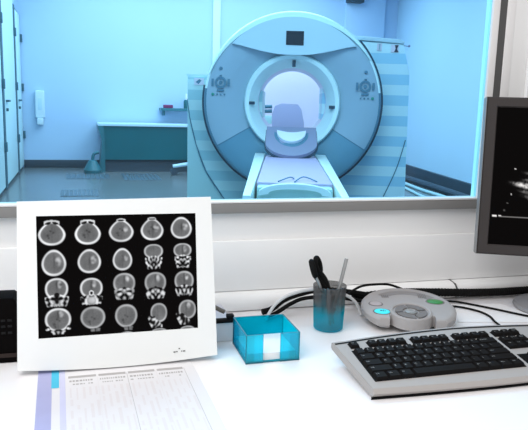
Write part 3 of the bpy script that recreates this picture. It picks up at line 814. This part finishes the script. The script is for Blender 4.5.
def sheet(label, pts, z):
    bm = B(); prism(bm, pts, 'z', DZ + z, DZ + z + 0.0006)
    return tag(obj('paper_sheet', bm, M['paper']), label, 'paper', None)
sheet('white sheet lying behind the keyboard under two thin black cables', [(0.735, 1.09), (0.79, 1.195), (0.90, 1.18), (0.93, 1.05)], 0.0006)
bm = B()
pts = [(0.875, 1.172), (0.885, 1.150), (0.90, 1.11), (0.93, 1.07), (1.0, 1.03), (1.02, 1.06), (0.95, 1.10), (0.915, 1.14), (0.90, 1.178)]
# ------------------------------------------------------------------ cables
def cable(label, pts, r, m, name='cable', flat=1.0, group=None, k=8):
    bm = B(); tube(bm, pts, r, n=10, k=k, flat=flat); return tag(obj(name, bm, M[m]), label, 'cable', group)
cable('white cable arching from behind the note holder to the pen cup', [(0.347, 1.163, 0.7545), (0.354, 1.166, 0.768), (0.370, 1.167, 0.789), (0.398, 1.167, 0.805), (0.450, 1.167, 0.813), (0.51, 1.167, 0.800), (0.538, 1.167, 0.783), (0.550, 1.164, 0.762), (0.551, 1.160, 0.7545)], 0.0032, 'cable_white')
cable('thick black cable rising from behind note holder to behind cup', [(0.352, 1.206, 0.7585), (0.374, 1.209, 0.763), (0.398, 1.212, 0.779), (0.430, 1.212, 0.790), (0.474, 1.214, 0.796), (0.53, 1.216, 0.790), (0.60, 1.216, 0.776)], 0.0062, 'black_soft')
cable('flat black cable running under the thick black one', [(0.357, 1.182, 0.7572), (0.380, 1.188, 0.763), (0.408, 1.192, 0.777), (0.440, 1.193, 0.787), (0.50, 1.194, 0.786), (0.56, 1.196, 0.774), (0.62, 1.205, 0.7575)], 0.0055, 'black_soft', flat=0.7)
cable('thin black loop of cable right of the pen cup', [(0.535, 1.20, 0.787), (0.565, 1.20, 0.803), (0.60, 1.20, 0.806), (0.64, 1.21, 0.800), (0.68, 1.212, 0.784)], 0.0026, 'black_soft')
bm = B()
rip = lambda t: 0.0088 + 0.0007 * math.sin(t * 560)
tube(bm, [(0.56, 1.2235, 0.772), (0.66, 1.2235, 0.777), (0.74, 1.2235, 0.774), (0.84, 1.2235, 0.7675), (0.92, 1.2235, 0.7645), (1.0, 1.2235, 0.7645), (1.12, 1.222, 0.763), (1.35, 1.22, 0.761)], rip, n=12, k=40)
tag(obj('cable_sleeve', bm, M['black_soft']), 'ribbed black cable sleeve running along wall towards dark monitor', 'cable')
cable('thin black cable from the console passing along the white sheet', [(0.715, 1.165, 0.768), (0.76, 1.20, 0.757), (0.80, 1.205, 0.7545), (0.852, 1.149, 0.7542), (0.90, 1.086, 0.7542), (0.96, 1.03, 0.7535), (1.05, 0.98, 0.753)], 0.0022, 'black_soft')
cable('thin black cable curving from console down behind keyboard', [(0.715, 1.135, 0.766), (0.75, 1.165, 0.758), (0.785, 1.170, 0.7548), (0.812, 1.136, 0.7545), (0.816, 1.10, 0.7545), (0.806, 1.065, 0.7542), (0.797, 1.00, 0.753)], 0.0022, 'black_soft')

# ------------------------------------------------------------------ scan room shell
BY = 11.4
bm = B(); box(bm, -1.6, 6.2, WY + 0.031, BY + 0.2, -0.05, 0.0); struct('floor_2', bm, M['room_floor'])
bm = B(); box(bm, -1.6, 6.2, BY, BY + 0.2, 0.0, 3.5); struct('wall_back', bm, M['room_wall'])
bm = B(); prism(bm, [(5.82, BY), (4.05, WY + 0.031), (4.25, WY + 0.031), (6.02, BY)], 'z', 0, 3.5); struct('wall_right', bm, M['room_wall_right'])
bm = B(); box(bm, -1.6, -0.96, WY + 0.031, BY, 0, 3.5); struct('wall_left', bm, M['room_wall'])
bm = B(); box(bm, -1.6, 6.2, WY + 0.031, BY + 0.2, 3.5, 3.55); struct('ceiling', bm, M['room_wall'])
bm = B(); box(bm, -1.6, 6.2, WY + 0.031, WY + 0.06, 2.12, 3.5); box(bm, 0.95, 4.2, WY + 0.031, WY + 0.06, 0, 2.12); struct('wall_window_side', bm, M['room_wall'])
bm = B(); box(bm, -0.9, 5.8, BY - 0.03, BY - 0.001, 0, 0.13, 0.004); struct('baseboard_back', bm, M['room_base'])
bm = B(); prism(bm, [(5.81, BY - 0.04), (4.10, WY + 0.2), (4.04, WY + 0.2), (5.75, BY - 0.04)], 'z', 0, 0.17); struct('baseboard_right', bm, M['room_base'])
bm = B(); box(bm, 2.27, 2.40, BY - 0.05, BY - 0.001, 0.13, 3.49, 0.004); struct('trim_3', bm, M['room_trim'])
bm = B(); box(bm, 4.72, 5.50, BY - 0.12, BY - 0.001, 0.0, 3.49, 0.004); struct('trim_4', bm, M['room_wall'])
# locker doors along the left wall
for i, (y0, y1, z1) in enumerate(((6.4, 8.52, 2.95), (8.82, 10.30, 2.95), (10.62, 11.36, 2.46))):
    dr = thing('door_%d' % (i + 1), None, None); dr['kind'] = 'structure'
    bm = B(); box(bm, -0.93, -0.90, y0, y1, 0.05, z1, 0.004); obj('door_leaf', bm, M['cab'], dr)
    bm = B(); box(bm, -0.955, -0.932, y0 - 0.14, y1 + 0.05, 0.0, z1 + 0.06); obj('door_frame', bm, M['cab_gap'], dr)
    bm = B(); box(bm, -0.9315, -0.902, y0 - 0.20, y0 - 0.01, 0.02, z1 + 0.05); obj('door_gap', bm, M['cab_gap'], dr)
    bm = B()
    for z in (0.55, 1.32, 2.1): box(bm, -0.898, -0.865, y1 - 0.02, y1 + 0.06, z - 0.06, z + 0.06, 0.006)
    obj('hinge', bm, M['cab_gap'], dr)
    bm = B(); box(bm, -0.898, -0.86, y0 + 0.08, y0 + 0.30, 1.10, 1.125, 0.004); box(bm, -0.898, -0.87, y0 + 0.08, y0 + 0.12, 0.98, 1.02, 0.004); obj('door_handle', bm, M['cab_gap'], dr)
# soap dispenser
sd = thing('soap_dispenser', 'pale wall dispenser hanging beside the far lockers', 'dispenser', (-0.62, BY, 0.98))
bm = B(); box(bm, -0.075, 0.075, -0.11, -0.001, -0.15, 0.30, 0.03, 3); obj('case', bm, M['room_trim'], sd)
bm = B(); box(bm, -0.03, 0.03, -0.114, -0.109, -0.02, 0.17, 0.002); obj('window_slot', bm, M['desk_edge'], sd)
bm = B(); box(bm, -0.05, 0.05, -0.14, -0.02, -0.26, -0.151, 0.02); obj('nozzle', bm, M['room_trim'], sd)

# far desk with dark panel
fd = thing('reception_desk', 'long desk with dark teal front against far wall', 'desk', (0.30, BY - 0.75, 0))
bm = B(); box(bm, -0.02, 2.3, 0.0, 0.70, 0.745, 0.785, 0.004); obj('tabletop', bm, M['desk_edge'], fd)
bm = B(); box(bm, 0.06, 2.3, 0.03, 0.06, 0.20, 0.744); obj('front_panel', bm, M['teal_dark'], fd)
bm = B(); prism(bm, [(-0.02, 0.744), (0.07, 0.744), (0.09, 0.5), (0.09, 0.0), (0.0, 0.0), (0.045, 0.5)], 'y', 0.0, 0.62); obj('side_panel', bm, M['teal_mid'], fd)
bm = B(); box(bm, 0.06, 2.3, 0.08, 0.12, 0.0, 0.199); obj('kick_panel', bm, M['room_base'], fd)
# stool foot / pedal by the desk
ped = thing('foot_pedal', 'dark teal foot pedal lump by left end of far desk', 'pedal', (0.19, BY - 0.85, 0))
bm = B(); lathe(bm, [(0.0001, 0.001), (0.13, 0.001), (0.14, 0.05), (0.10, 0.13), (0.06, 0.20), (0.0001, 0.22)], n=20); obj('body', bm, M['teal_mid'], ped)
bm = B(); tube(bm, [(0.0, 0, 0.20), (0.02, 0, 0.30), (0.10, 0, 0.33)], 0.025, k=4); obj('lever', bm, M['teal_mid'], ped)
# wall shelf with a bottle and a red box
sh = thing('wall_shelf', 'small dark shelf on far wall above the desk', 'shelf', (1.34, BY, 1.0))
bm = B(); box(bm, 0.0, 0.75, -0.28, -0.001, 0.0, 0.045, 0.004); obj('board', bm, M['teal_mid'], sh)
for x in (0.05, 0.65):
    bm = B(); box(bm, x, x + 0.03, -0.2, -0.001, -0.08, -0.001); obj('bracket', bm, M['teal_mid'], sh)
bo = thing('bottle', 'small bottle with pale cap standing on the far shelf', 'bottle', (1.80, BY - 0.14, 1.0465))
bm = B(); lathe(bm, [(0.0001, 0), (0.05, 0), (0.05, 0.12), (0.035, 0.15), (0.0001, 0.152)], n=20); obj('body', bm, M['teal_dark'], bo)
bm = B(); lathe(bm, [(0.03, 0.153), (0.03, 0.20), (0.022, 0.25), (0.0001, 0.252)], n=16); obj('cap', bm, M['pad_white'], bo)
bm = B(); box(bm, -0.09, 0.07, -0.05, 0.05, 0, 0.055, 0.01)
rb = obj('small_case', bm, M['red']); rb.location = (1.49, BY - 0.14, 1.0465); tag(rb, 'small dark red case lying on the far shelf', 'case')
# stool with silver base, mostly hidden behind the scanner
st = thing('office_stool', 'stool base with pale bar and black caster left of scanner', 'stool', (1.90, 10.2, 0))
bm = B(); tube(bm, [(-0.48, 0, 0.14), (0.0, 0.02, 0.20), (0.45, 0.05, 0.14)], 0.03, k=4, n=8); obj('base', bm, M['desk_edge'], st)
for x in (-0.46, 0.43):
    bm = B(); tube(bm, [(x, -0.04, 0.055), (x, 0.06, 0.055)], 0.054, k=2, n=16); box(bm, x - 0.02, x + 0.02, -0.01, 0.03, 0.05, 0.13); obj('caster', bm, M['room_base'], st)
bm = B(); tube(bm, [(0.0, 0.02, 0.2), (0.0, 0.02, 0.46)], 0.03, k=2); obj('pole', bm, M['desk_edge'], st)
bm = B(); lathe(bm, [(0.0001, 0.46), (0.20, 0.46), (0.21, 0.49), (0.19, 0.53), (0.0001, 0.54)], c=(0, 0.02, 0), n=28); obj('seat', bm, M['teal_mid'], st)
# floor grilles
for x, y, w, d, lab in ((0.62, 9.55, 0.55, 0.85, 'patterned floor grille right of the foot pedal'), (-0.20, 9.75, 0.62, 0.65, 'patterned floor grille near the far lockers'), (-0.24, 8.0, 0.45, 0.55, 'patterned floor grille nearest the window')):
    bm = B(); box(bm, x, x + w, y, y + d, 0.0005, 0.006, 0.001)
    k = 0
    for i in range(1, 9):
        box(bm, x + w * i / 9 - 0.006, x + w * i / 9 + 0.006, y + 0.03, y + d - 0.03, 0.0061, 0.010, mi=1)
    tag(obj('floor_grille', bm, [M['vent'], M['room_floor']]), lab, 'floor grille', 'floor grilles in the scan room')
# cables along the right wall
def fc(label, pts, r, m): cable(label, [(x, y, r + 0.001) for x, y in pts], r, m)
fc('dark cable lying along foot of the right hand wall', [(5.2, 10.2), (5.05, 9.0), (4.95, 8.2), (4.82, 7.3), (4.7, 6.6)], 0.045, 'room_base')
fc('pale cable on floor nearest the dark baseboard', [(4.95, 9.9), (4.83, 9.0), (4.68, 8.1), (4.62, 7.4), (4.5, 6.6)], 0.022, 'cable_pale')
fc('second pale cable on floor further from the wall', [(4.75, 9.8), (4.62, 8.7), (4.47, 8.0), (4.36, 7.5), (4.3, 6.7)], 0.018, 'cable_pale')
bm = B(); box(bm, -0.14, 0.15, -0.18, -0.001, 0.0, 0.28, 0.008)
wbx = obj('speaker_box', bm, M['room_box']); wbx.location = (4.84, BY - 0.121, 3.015); tag(wbx, 'dark box mounted high on far wall above the scanner', 'wall box')

# ------------------------------------------------------------------ CT scanner
GX, GY = 1.984, 5.981
GR = -math.atan2(0.315, 0.949)
ct = thing('ct_scanner', 'large ring shaped medical scanner with striped side covers', 'medical scanner', (GX, GY, 0), GR)
BZ = 1.187
def gc(name, bm, m, parent=None): return obj(name, bm, m, parent or ct)
C0 = (0, 0, BZ)
AL, AR = math.radians(180 + 31), math.radians(360 - 31)          # seams of the lower face panels
def face_prof(): return [(0.835, 0.0), (0.80, -0.012), (0.70, -0.012), (0.58, 0.02), (0.47, 0.07)]
bm = B(); lathe(bm, face_prof(), 'y', C0, 96, AR - 2 * PI, AL); gc('face_panel', bm, M['g_face'])
bm = B(); lathe(bm, face_prof(), 'y', C0, 48, AL, AR); gc('lower_face_panel', bm, M['g_low'])
bm = B(); lathe(bm, [(0.8355, 0.001), (0.850, 0.004), (0.862, 0.03), (0.862, 0.16), (0.85, 0.18)], 'y', C0, 80, math.radians(8), math.radians(172)); gc('outer_rim', bm, M['g_light'])
bm = B(); lathe(bm, [(0.8355, 0.001), (0.850, 0.004), (0.862, 0.03), (0.862, 0.16), (0.85, 0.18)], 'y', C0, 80, math.radians(172), math.radians(368)); gc('lower_rim', bm, M['g_seam'])
# wider light rim over the top
bm = B()
prev = None
for k in range(49):
    u_ = k / 48; a = math.radians(30 + 132 * u_); wd = 0.006 + 0.048 * math.sin(PI * u_) ** 0.8
    ring = [bm.verts.new((q * math.cos(a), y, BZ + q * math.sin(a))) for q, y in ((0.852, 0.004), (0.850, -0.012), (0.842, -0.020), (0.850 - wd, -0.022), (0.848 - wd, -0.005))]
    if prev:
        for p in range(4): bm.faces.new([prev[p], prev[p + 1], ring[p + 1], ring[p]])
    prev = ring
gc('top_rim', bm, M['g_light'])
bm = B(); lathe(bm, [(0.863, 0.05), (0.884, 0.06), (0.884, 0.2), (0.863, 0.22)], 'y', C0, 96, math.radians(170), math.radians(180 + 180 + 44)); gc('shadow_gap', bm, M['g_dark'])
# bore ring and lining
bm = B(); lathe(bm, [(0.472, 0.072), (0.468, 0.035), (0.455, 0.018), (0.42, 0.03), (0.375, 0.10), (0.342, 0.22)], 'y', C0, 96); gc('bore_ring', bm, M['g_ring'])
bm = B(); lathe(bm, [(0.342, 0.221), (0.340, 0.30), (0.340, 0.85), (0.37, 0.99)], 'y', C0, 96); gc('bore_lining', bm, M['g_tube'])
# top cap
arc = [(0.80 * math.cos(a), BZ + 0.80 * math.sin(a)) for a in [math.radians(42.5 + 95 * i / 40) for i in range(41)]]
low = [(-0.50, 1.712), (-0.40, 1.688), (-0.28, 1.662), (-0.15, 1.643), (0.0, 1.637), (0.15, 1.643), (0.28, 1.664), (0.40, 1.692), (0.50, 1.716)]
bm = B(); prism(bm, arc + low, 'y', -0.05, 0.02, 0.006); gc('top_cap', bm, M['g_cap'])
bm = B(); prism(bm, [(-0.077, 1.728), (0.090, 1.726), (0.090, 1.856), (-0.077, 1.856)], 'y', -0.056, -0.0505); gc('display', bm, M['g_screen'])
# position marks on the bore ring
for x, z, w, h in ((-0.392, BZ - 0.01, 0.055, 0.03), (0.392, BZ - 0.03, 0.06, 0.032), (0.006, BZ + 0.375, 0.034, 0.062)):
    bm = B(); box(bm, x - w / 2, x + w / 2, 0.03, 0.085, z - h / 2, z + h / 2, 0.006); gc('laser_slot', bm, M['g_dark'])
# seams
for a in (AL, AR):
    d = Vector((math.cos(a), 0, math.sin(a))); pr = face_prof()
    bm = B(); tube(bm, [d * q + Vector((0, y, BZ)) for q, y in pr], 0.0045, n=6, k=1, smooth=False); gc('panel_seam', bm, M['g_seam'])
# control keypads
for sx in (-1, 1):
    cx = 0.695 * sx; cz = 1.363; y = -0.018
    bm = B()
    lathe(bm, [(0.035, 0), (0.036, -0.006), (0.055, -0.006), (0.056, 0)], 'y', (cx, y, cz), 24)
    lathe(bm, [(0.0001, -0.008), (0.017, -0.007), (0.018, 0)], 'y', (cx, y, cz), 16)
    box(bm, cx - 0.035, cx + 0.035, y - 0.006, y, cz - 0.085, cz - 0.064, 0.004)
    box(bm, cx - 0.012, cx + 0.012, y - 0.006, y, cz + 0.060, cz + 0.072, 0.003)
    for s in (-1, 1): box(bm, cx + s * 0.078 - 0.011, cx + s * 0.078 + 0.011, y - 0.006, y, cz - 0.035, cz + 0.035, 0.004)
    lathe(bm, [(0.0001, -0.012), (0.013, -0.010), (0.016, 0)], 'y', (cx, y, 1.497), 16)
    for k in range(1, 5): lathe(bm, [(0.0001, -0.006), (0.007, -0.005), (0.009, 0)], 'y', (cx - sx * (0.075 - 0.036 * k) * 1.0, y, 1.250), 12)
    kp_ = gc('keypad', bm, M['g_seam'])
    bm = B(); lathe(bm, [(0.0001, -0.008), (0.013, -0.006), (0.015, 0)], 'y', (cx + sx * (0.075 if sx > 0 else 0.075), y, 1.250), 12); obj('indicator', bm, M['indicator'], kp_)
# side covers behind the ring
ZT = 1.80
bm = B(); prism(bm, [(0.30, 0.02), (1.195, 0.02), (1.195, 0.27), (1.165, 1.50), (1.088, 1.795), (0.50, 1.825), (0.30, 1.7)], 'y', 0.30, 0.95, 0.01); o = gc('right_cover', bm, M['g_stripe'])
bm = B(); prism(bm, [(0.56, 1.826), (1.088, 1.796), (1.10, 1.815), (1.05, 1.838), (0.56, 1.866)], 'y', 0.28, 0.96, 0.006); gc('cover_top_trim', bm, M['g_cap'])
bm = B(); prism(bm, [(-0.30, 0.02), (-1.07, 0.02), (-1.075, 1.425), (-0.60, 1.44), (-0.30, 1.3)], 'y', 0.34, 0.95, 0.01); gc('left_cover', bm, M['g_side'])
bm = B(); prism(bm, [(-1.068, 1.425), (-1.062, 1.18), (-1.04, 1.02), (-0.968, 0.733), (-0.860, 0.456), (-0.667, 0.179), (-0.54, 0.03), (-0.3, 0.03), (-0.3, 1.3), (-0.60, 1.425)], 'y', 0.305, 0.339, 0.004); gc('striped_panel', bm, M['g_stripe_left'])
bm = B(); tube(bm, [(-1.066, 0.318, 1.20), (-1.045, 0.318, 1.02), (-0.973, 0.318, 0.733), (-0.866, 0.318, 0.456), (-0.673, 0.318, 0.179), (-0.545, 0.318, 0.03)], 0.007, n=6); gc('curved_seam', bm, M['g_seam'])
bm = B(); box(bm, -1.085, -0.86, 0.335, 0.34, 1.428, 1.448); gc('cover_top_trim', bm, M['g_cap'])
bm = B(); tube(bm, [(1.165, 0.295, 0.85), (1.09, 0.295, 0.55), (0.95, 0.295, 0.20)], 0.005, n=6); gc('curved_seam', bm, M['g_seam'])
# stickers
st_ = B(); box(st_, 0.825, 0.872, 0.292, 0.299, 1.725, 1.795); o = gc('sticker', st_, M['picture_pale'])
bm = B(); box(bm, 0.842, 0.856, 0.289, 0.2915, 1.735, 1.772); lathe(bm, [(0.0001, -0.0025), (0.009, -0.0022), (0.009, 0)], 'y', (0.849, 0.2915, 1.782), 12); obj('pictogram', bm, M['g_face'], o)
bm = B(); box(bm, 0.965, 1.040, 0.292, 0.299, 1.712, 1.785); o = gc('sticker', bm, M['picture_pale'])
bm = B(); prism(bm, [(0.995, 1.715), (1.038, 1.715), (1.022, 1.745), (1.036, 1.782), (1.0, 1.782), (1.008, 1.748)], 'y', 0.289, 0.2915); obj('pictogram', bm, M['picture_dark'], o)
bm = B(); box(bm, -1.0, -0.90, 0.297, 0.3045, 1.34, 1.41); o = gc('sticker', bm, M['picture_pale'])
bm = B(); prism(bm, [(-0.985, 1.37), (-0.955, 1.35), (-0.925, 1.385), (-0.945, 1.40)], 'y', 0.294, 0.2965); obj('pictogram', bm, M['g_seam'], o)
bm = B(); tube(bm, [(1.075, 0.4, 1.79), (1.15, 0.4, 1.785)], 0.004, k=2, n=8); lathe(bm, [(0.0001, -0.014), (0.012, -0.011), (0.012, 0.011), (0.0001, 0.014)], 'y', (1.158, 0.4, 1.785), 14); gc('side_hook', bm, M['t_head'])
# body shell joining front ring to the rear, and a base
bm = B(); lathe(bm, [(0.858, 0.16), (0.84, 0.5), (0.80, 0.97), (0.37, 0.985)], 'y', C0, 96); gc('rear_shell', bm, M['g_cap'])
bm = B(); prism(bm, [(-1.0, 0.0), (1.15, 0.0), (1.1, 0.4), (-0.95, 0.4)], 'y', 0.36, 0.9, 0.01); gc('base', bm, M['g_side'])

# patient table
tb = thing('patient_table', 'scanner couch with lilac pad and pale cyan rails', 'patient table', (GX, GY, 0), GR + 0.014)
TZ = 0.705
bm = B(); box(bm, -0.232, 0.232, -2.42, -0.30, TZ - 0.05, TZ, 0.012); obj('couch_pad', bm, M['t_couch'], tb)
for s in (-1, 1):
    bm = B(); prism(bm, [(s * 0.242, -2.95), (s * 0.285, -2.95), (s * 0.345, -0.02), (s * 0.242, -0.02)], 'z', 0.40, TZ - 0.008, 0.008); obj('side_rail', bm, M['t_rail'], tb)
bm = B(); box(bm, -0.20, 0.20, -2.6, -0.12, 0.0, 0.60, 0.02); obj('pedestal', bm, M['g_side'], tb)
# foot-end handle
bm = B()
def arch(w, h, n=24): return [(-w * math.cos(PI * i / n), h * math.sin(PI * i / n) ** 0.8) for i in range(n + 1)]
oo, ii_ = arch(0.215, 0.072), arch(0.155, 0.032)
t = bmesh.new()
for (y_a, y_b) in ((-2.62, -2.56),):
    F = [t.verts.new((x, y_a, TZ - 0.055 + z)) for x, z in oo]; F2 = [t.verts.new((x, y_a, TZ - 0.045 + z)) for x, z in ii_]
    Bk = [t.verts.new((x, y_b, TZ - 0.055 + z)) for x, z in oo]; B2 = [t.verts.new((x, y_b, TZ - 0.045 + z)) for x, z in ii_]
    for i in range(24):
        t.faces.new([F[i], F[i + 1], F2[i + 1], F2[i]]); t.faces.new([Bk[i], Bk[i + 1], B2[i + 1], B2[i]])
        t.faces.new([F[i], F[i + 1], Bk[i + 1], Bk[i]]); t.faces.new([F2[i], F2[i + 1], B2[i + 1], B2[i]])
    t.faces.new([F[0], F2[0], B2[0], Bk[0]]); t.faces.new([F[-1], F2[-1], B2[-1], Bk[-1]])
merge(bm, t)
obj('foot_handle', bm, M['t_rail'], tb)
bm = B(); box(bm, -0.225, 0.225, -2.55, -2.425, 0.45, TZ - 0.014, 0.012); obj('foot_block', bm, M['g_side'], tb)
bm = B(); tube(bm, [(-0.10, -2.40, TZ + 0.004), (-0.03, -2.30, TZ + 0.02), (0.0, -2.22, TZ + 0.004)], 0.004, n=6); tube(bm, [(0.0, -2.40, TZ + 0.004), (0.06, -2.25, TZ + 0.02), (0.14, -2.35, TZ + 0.004)], 0.004, n=6); obj('strap', bm, M['g_seam'], tb)
# headrest: a scoop standing at the bore, leaning back
h0, h1 = Vector((0, -0.62, 0.70)), Vector((0, -0.12, 0.915))
ax_ = (h1 - h0); hl = ax_.length; ax_.normalize(); nrm = Vector((0, -ax_.z, ax_.y))
def hp(x, s, d): 
    p = h0 + ax_ * s + nrm * (d + 0.35 * x * x); p.x = x; return p
def hslab(bm, outline, d0, d1, mi=0):
    A = [bm.verts.new(hp(x, s, d0)) for x, s in outline]; C = [bm.verts.new(hp(x, s, d1)) for x, s in outline]
    n = len(outline)
    bm.faces.new(A); bm.faces.new(C[::-1])
    for i in range(n): bm.faces.new([A[i], A[(i + 1) % n], C[(i + 1) % n], C[i]])
ol = [(0.235, hl), (0.237, 0.25)] + [(0.237 * math.cos(a), 0.22 - 0.22 * math.sin(a)) for a in [PI * i / 20 for i in range(1, 20)]] + [(-0.237, 0.25), (-0.232, hl)]
bm = B(); hslab(bm, ol, 0.0, 0.03); obj('headrest', bm, M['t_head'], tb)
bm = B(); hslab(bm, [(x * 1.03, s - 0.012) for x, s in ol], -0.02, -0.002); obj('headrest_edge', bm, M['g_dark'], tb)
cr = [(0.135, 0.42)] + [(0.135 * math.cos(a), 0.40 - 0.20 * math.sin(a)) for a in [PI * i / 16 for i in range(1, 16)]] + [(-0.135, 0.42)] + [(-0.125 + 0.25 * i / 8, 0.42 - 0.03 * math.sin(PI * i / 8)) for i in range(1, 8)]
bm = B(); hslab(bm, [(x * 1.18, 0.395 + (s - 0.40) * 1.25) for x, s in cr], 0.031, 0.045); obj('headrest_recess', bm, M['g_seam'], tb)
bm = B(); hslab(bm, cr, 0.046, 0.070); obj('head_cushion', bm, M['pad_white'], tb)
# cradle board going on through the bore
bm = B()
ob = [(-0.19, 0.90), (-0.19, 1.08), (-0.165, 1.155), (-0.10, 1.18), (0.06, 1.175), (0.095, 1.13), (0.125, 1.0), (0.13, 0.90)]
prism(bm, ob, 'y', 0.05, 0.09, 0.01); obj('cradle_board', bm, M['t_board'], tb)

# behind the scanner: added glowing lilac backdrop, and equipment seen through the bore
ls = thing('bore_backdrop', 'pale lilac backdrop added behind the scanner, glowing through its bore', 'backdrop', (GX, GY, 0), GR)
bm = B(); box(bm, -0.62, 0.62, 2.0, 2.04, 0.02, 1.80, 0.01); obj('panel', bm, M['backdrop_lilac'], ls)
for x in (-0.6, 0.5):
    bm = B(); box(bm, x, x + 0.1, 1.85, 2.2, 0.0, 0.019); obj('foot', bm, M['g_side'], ls)
eq = thing('equipment_stand', 'dark bars of equipment showing at left inside the bore', 'equipment', (GX, GY, 0), GR)
for z in (1.075, 1.13):
    bm = B(); tube(bm, [(-0.42, 1.6, z), (-0.24, 1.6, z + 0.01)], 0.022, n=12, k=2); obj('bar', bm, M['g_seam'], eq)
bm = B(); box(bm, -0.34, -0.24, 1.58, 1.66, 0.93, 1.03, 0.01); obj('holder', bm, M['g_light'], eq)
bm = B(); tube(bm, [(-0.36, 1.62, 0.02), (-0.36, 1.62, 1.15)], 0.025, k=2, n=10); box(bm, -0.55, -0.2, 1.5, 1.75, 0.0, 0.04, 0.01); obj('post', bm, M['g_light'], eq)

# ------------------------------------------------------------------ lights
def area(name, loc, size, power, color=(1, 1, 1), target=None, size_y=None):
    l = bpy.data.lights.new(name, 'AREA'); l.energy = power; l.color = color; l.shape = 'RECTANGLE'; l.size = size; l.size_y = size_y or size
    o = bpy.data.objects.new(name, l); COL.objects.link(o); o.location = loc
    d = (Vector(target) - Vector(loc)) if target else Vector((0, 0, -1))
    o.rotation_euler = d.to_track_quat('-Z', 'Y').to_euler(); return o
area('ceiling_light', (1.0, 3.6, 3.45), 3.0, 118, (1, 1, 1), size_y=2.0)
area('ceiling_light', (1.6, 7.5, 3.45), 4.0, 125, (1, 1, 1), size_y=2.5)
area('ceiling_light', (2.0, 10.0, 3.45), 5.0, 112, (1, 1, 1), size_y=1.6)
area('office_light', (-0.9, 0.1, 2.5), 1.6, 39, (1, 0.98, 0.97), (0.1, 1.0, 0.75))
w = bpy.data.worlds.new('world'); scene.world = w; w.use_nodes = True
nt = w.node_tree; bg = nt.nodes['Background']; bg.inputs['Color'].default_value = (1, 0.98, 0.97, 1); bg.inputs['Strength'].default_value = 0.66

# ------------------------------------------------------------------ camera
F, OFF = 640.0, 112.0
roll, yaw, pitch = math.atan(.029), math.atan(.29), math.atan(OFF / F)
fw = Vector((math.sin(yaw) * math.cos(pitch), math.cos(yaw) * math.cos(pitch), -math.sin(pitch)))
r0 = Vector((math.cos(yaw), -math.sin(yaw), 0)); u0 = r0.cross(fw)
rr = r0 * math.cos(roll) + u0 * math.sin(roll); uu = -r0 * math.sin(roll) + u0 * math.cos(roll)
cd = bpy.data.cameras.new('camera'); cd.sensor_fit = 'HORIZONTAL'; cd.sensor_width = 36; cd.lens = F / 528 * 36; cd.clip_start = 0.02
cam = bpy.data.objects.new('camera', cd); COL.objects.link(cam)
mw = Matrix((rr, uu, -fw)).transposed().to_4x4(); mw.translation = Vector((0, 0, 1.18)); cam.matrix_world = mw
scene.camera = cam
scene.view_settings.view_transform = 'Standard'
scene.view_settings.look = 'None'
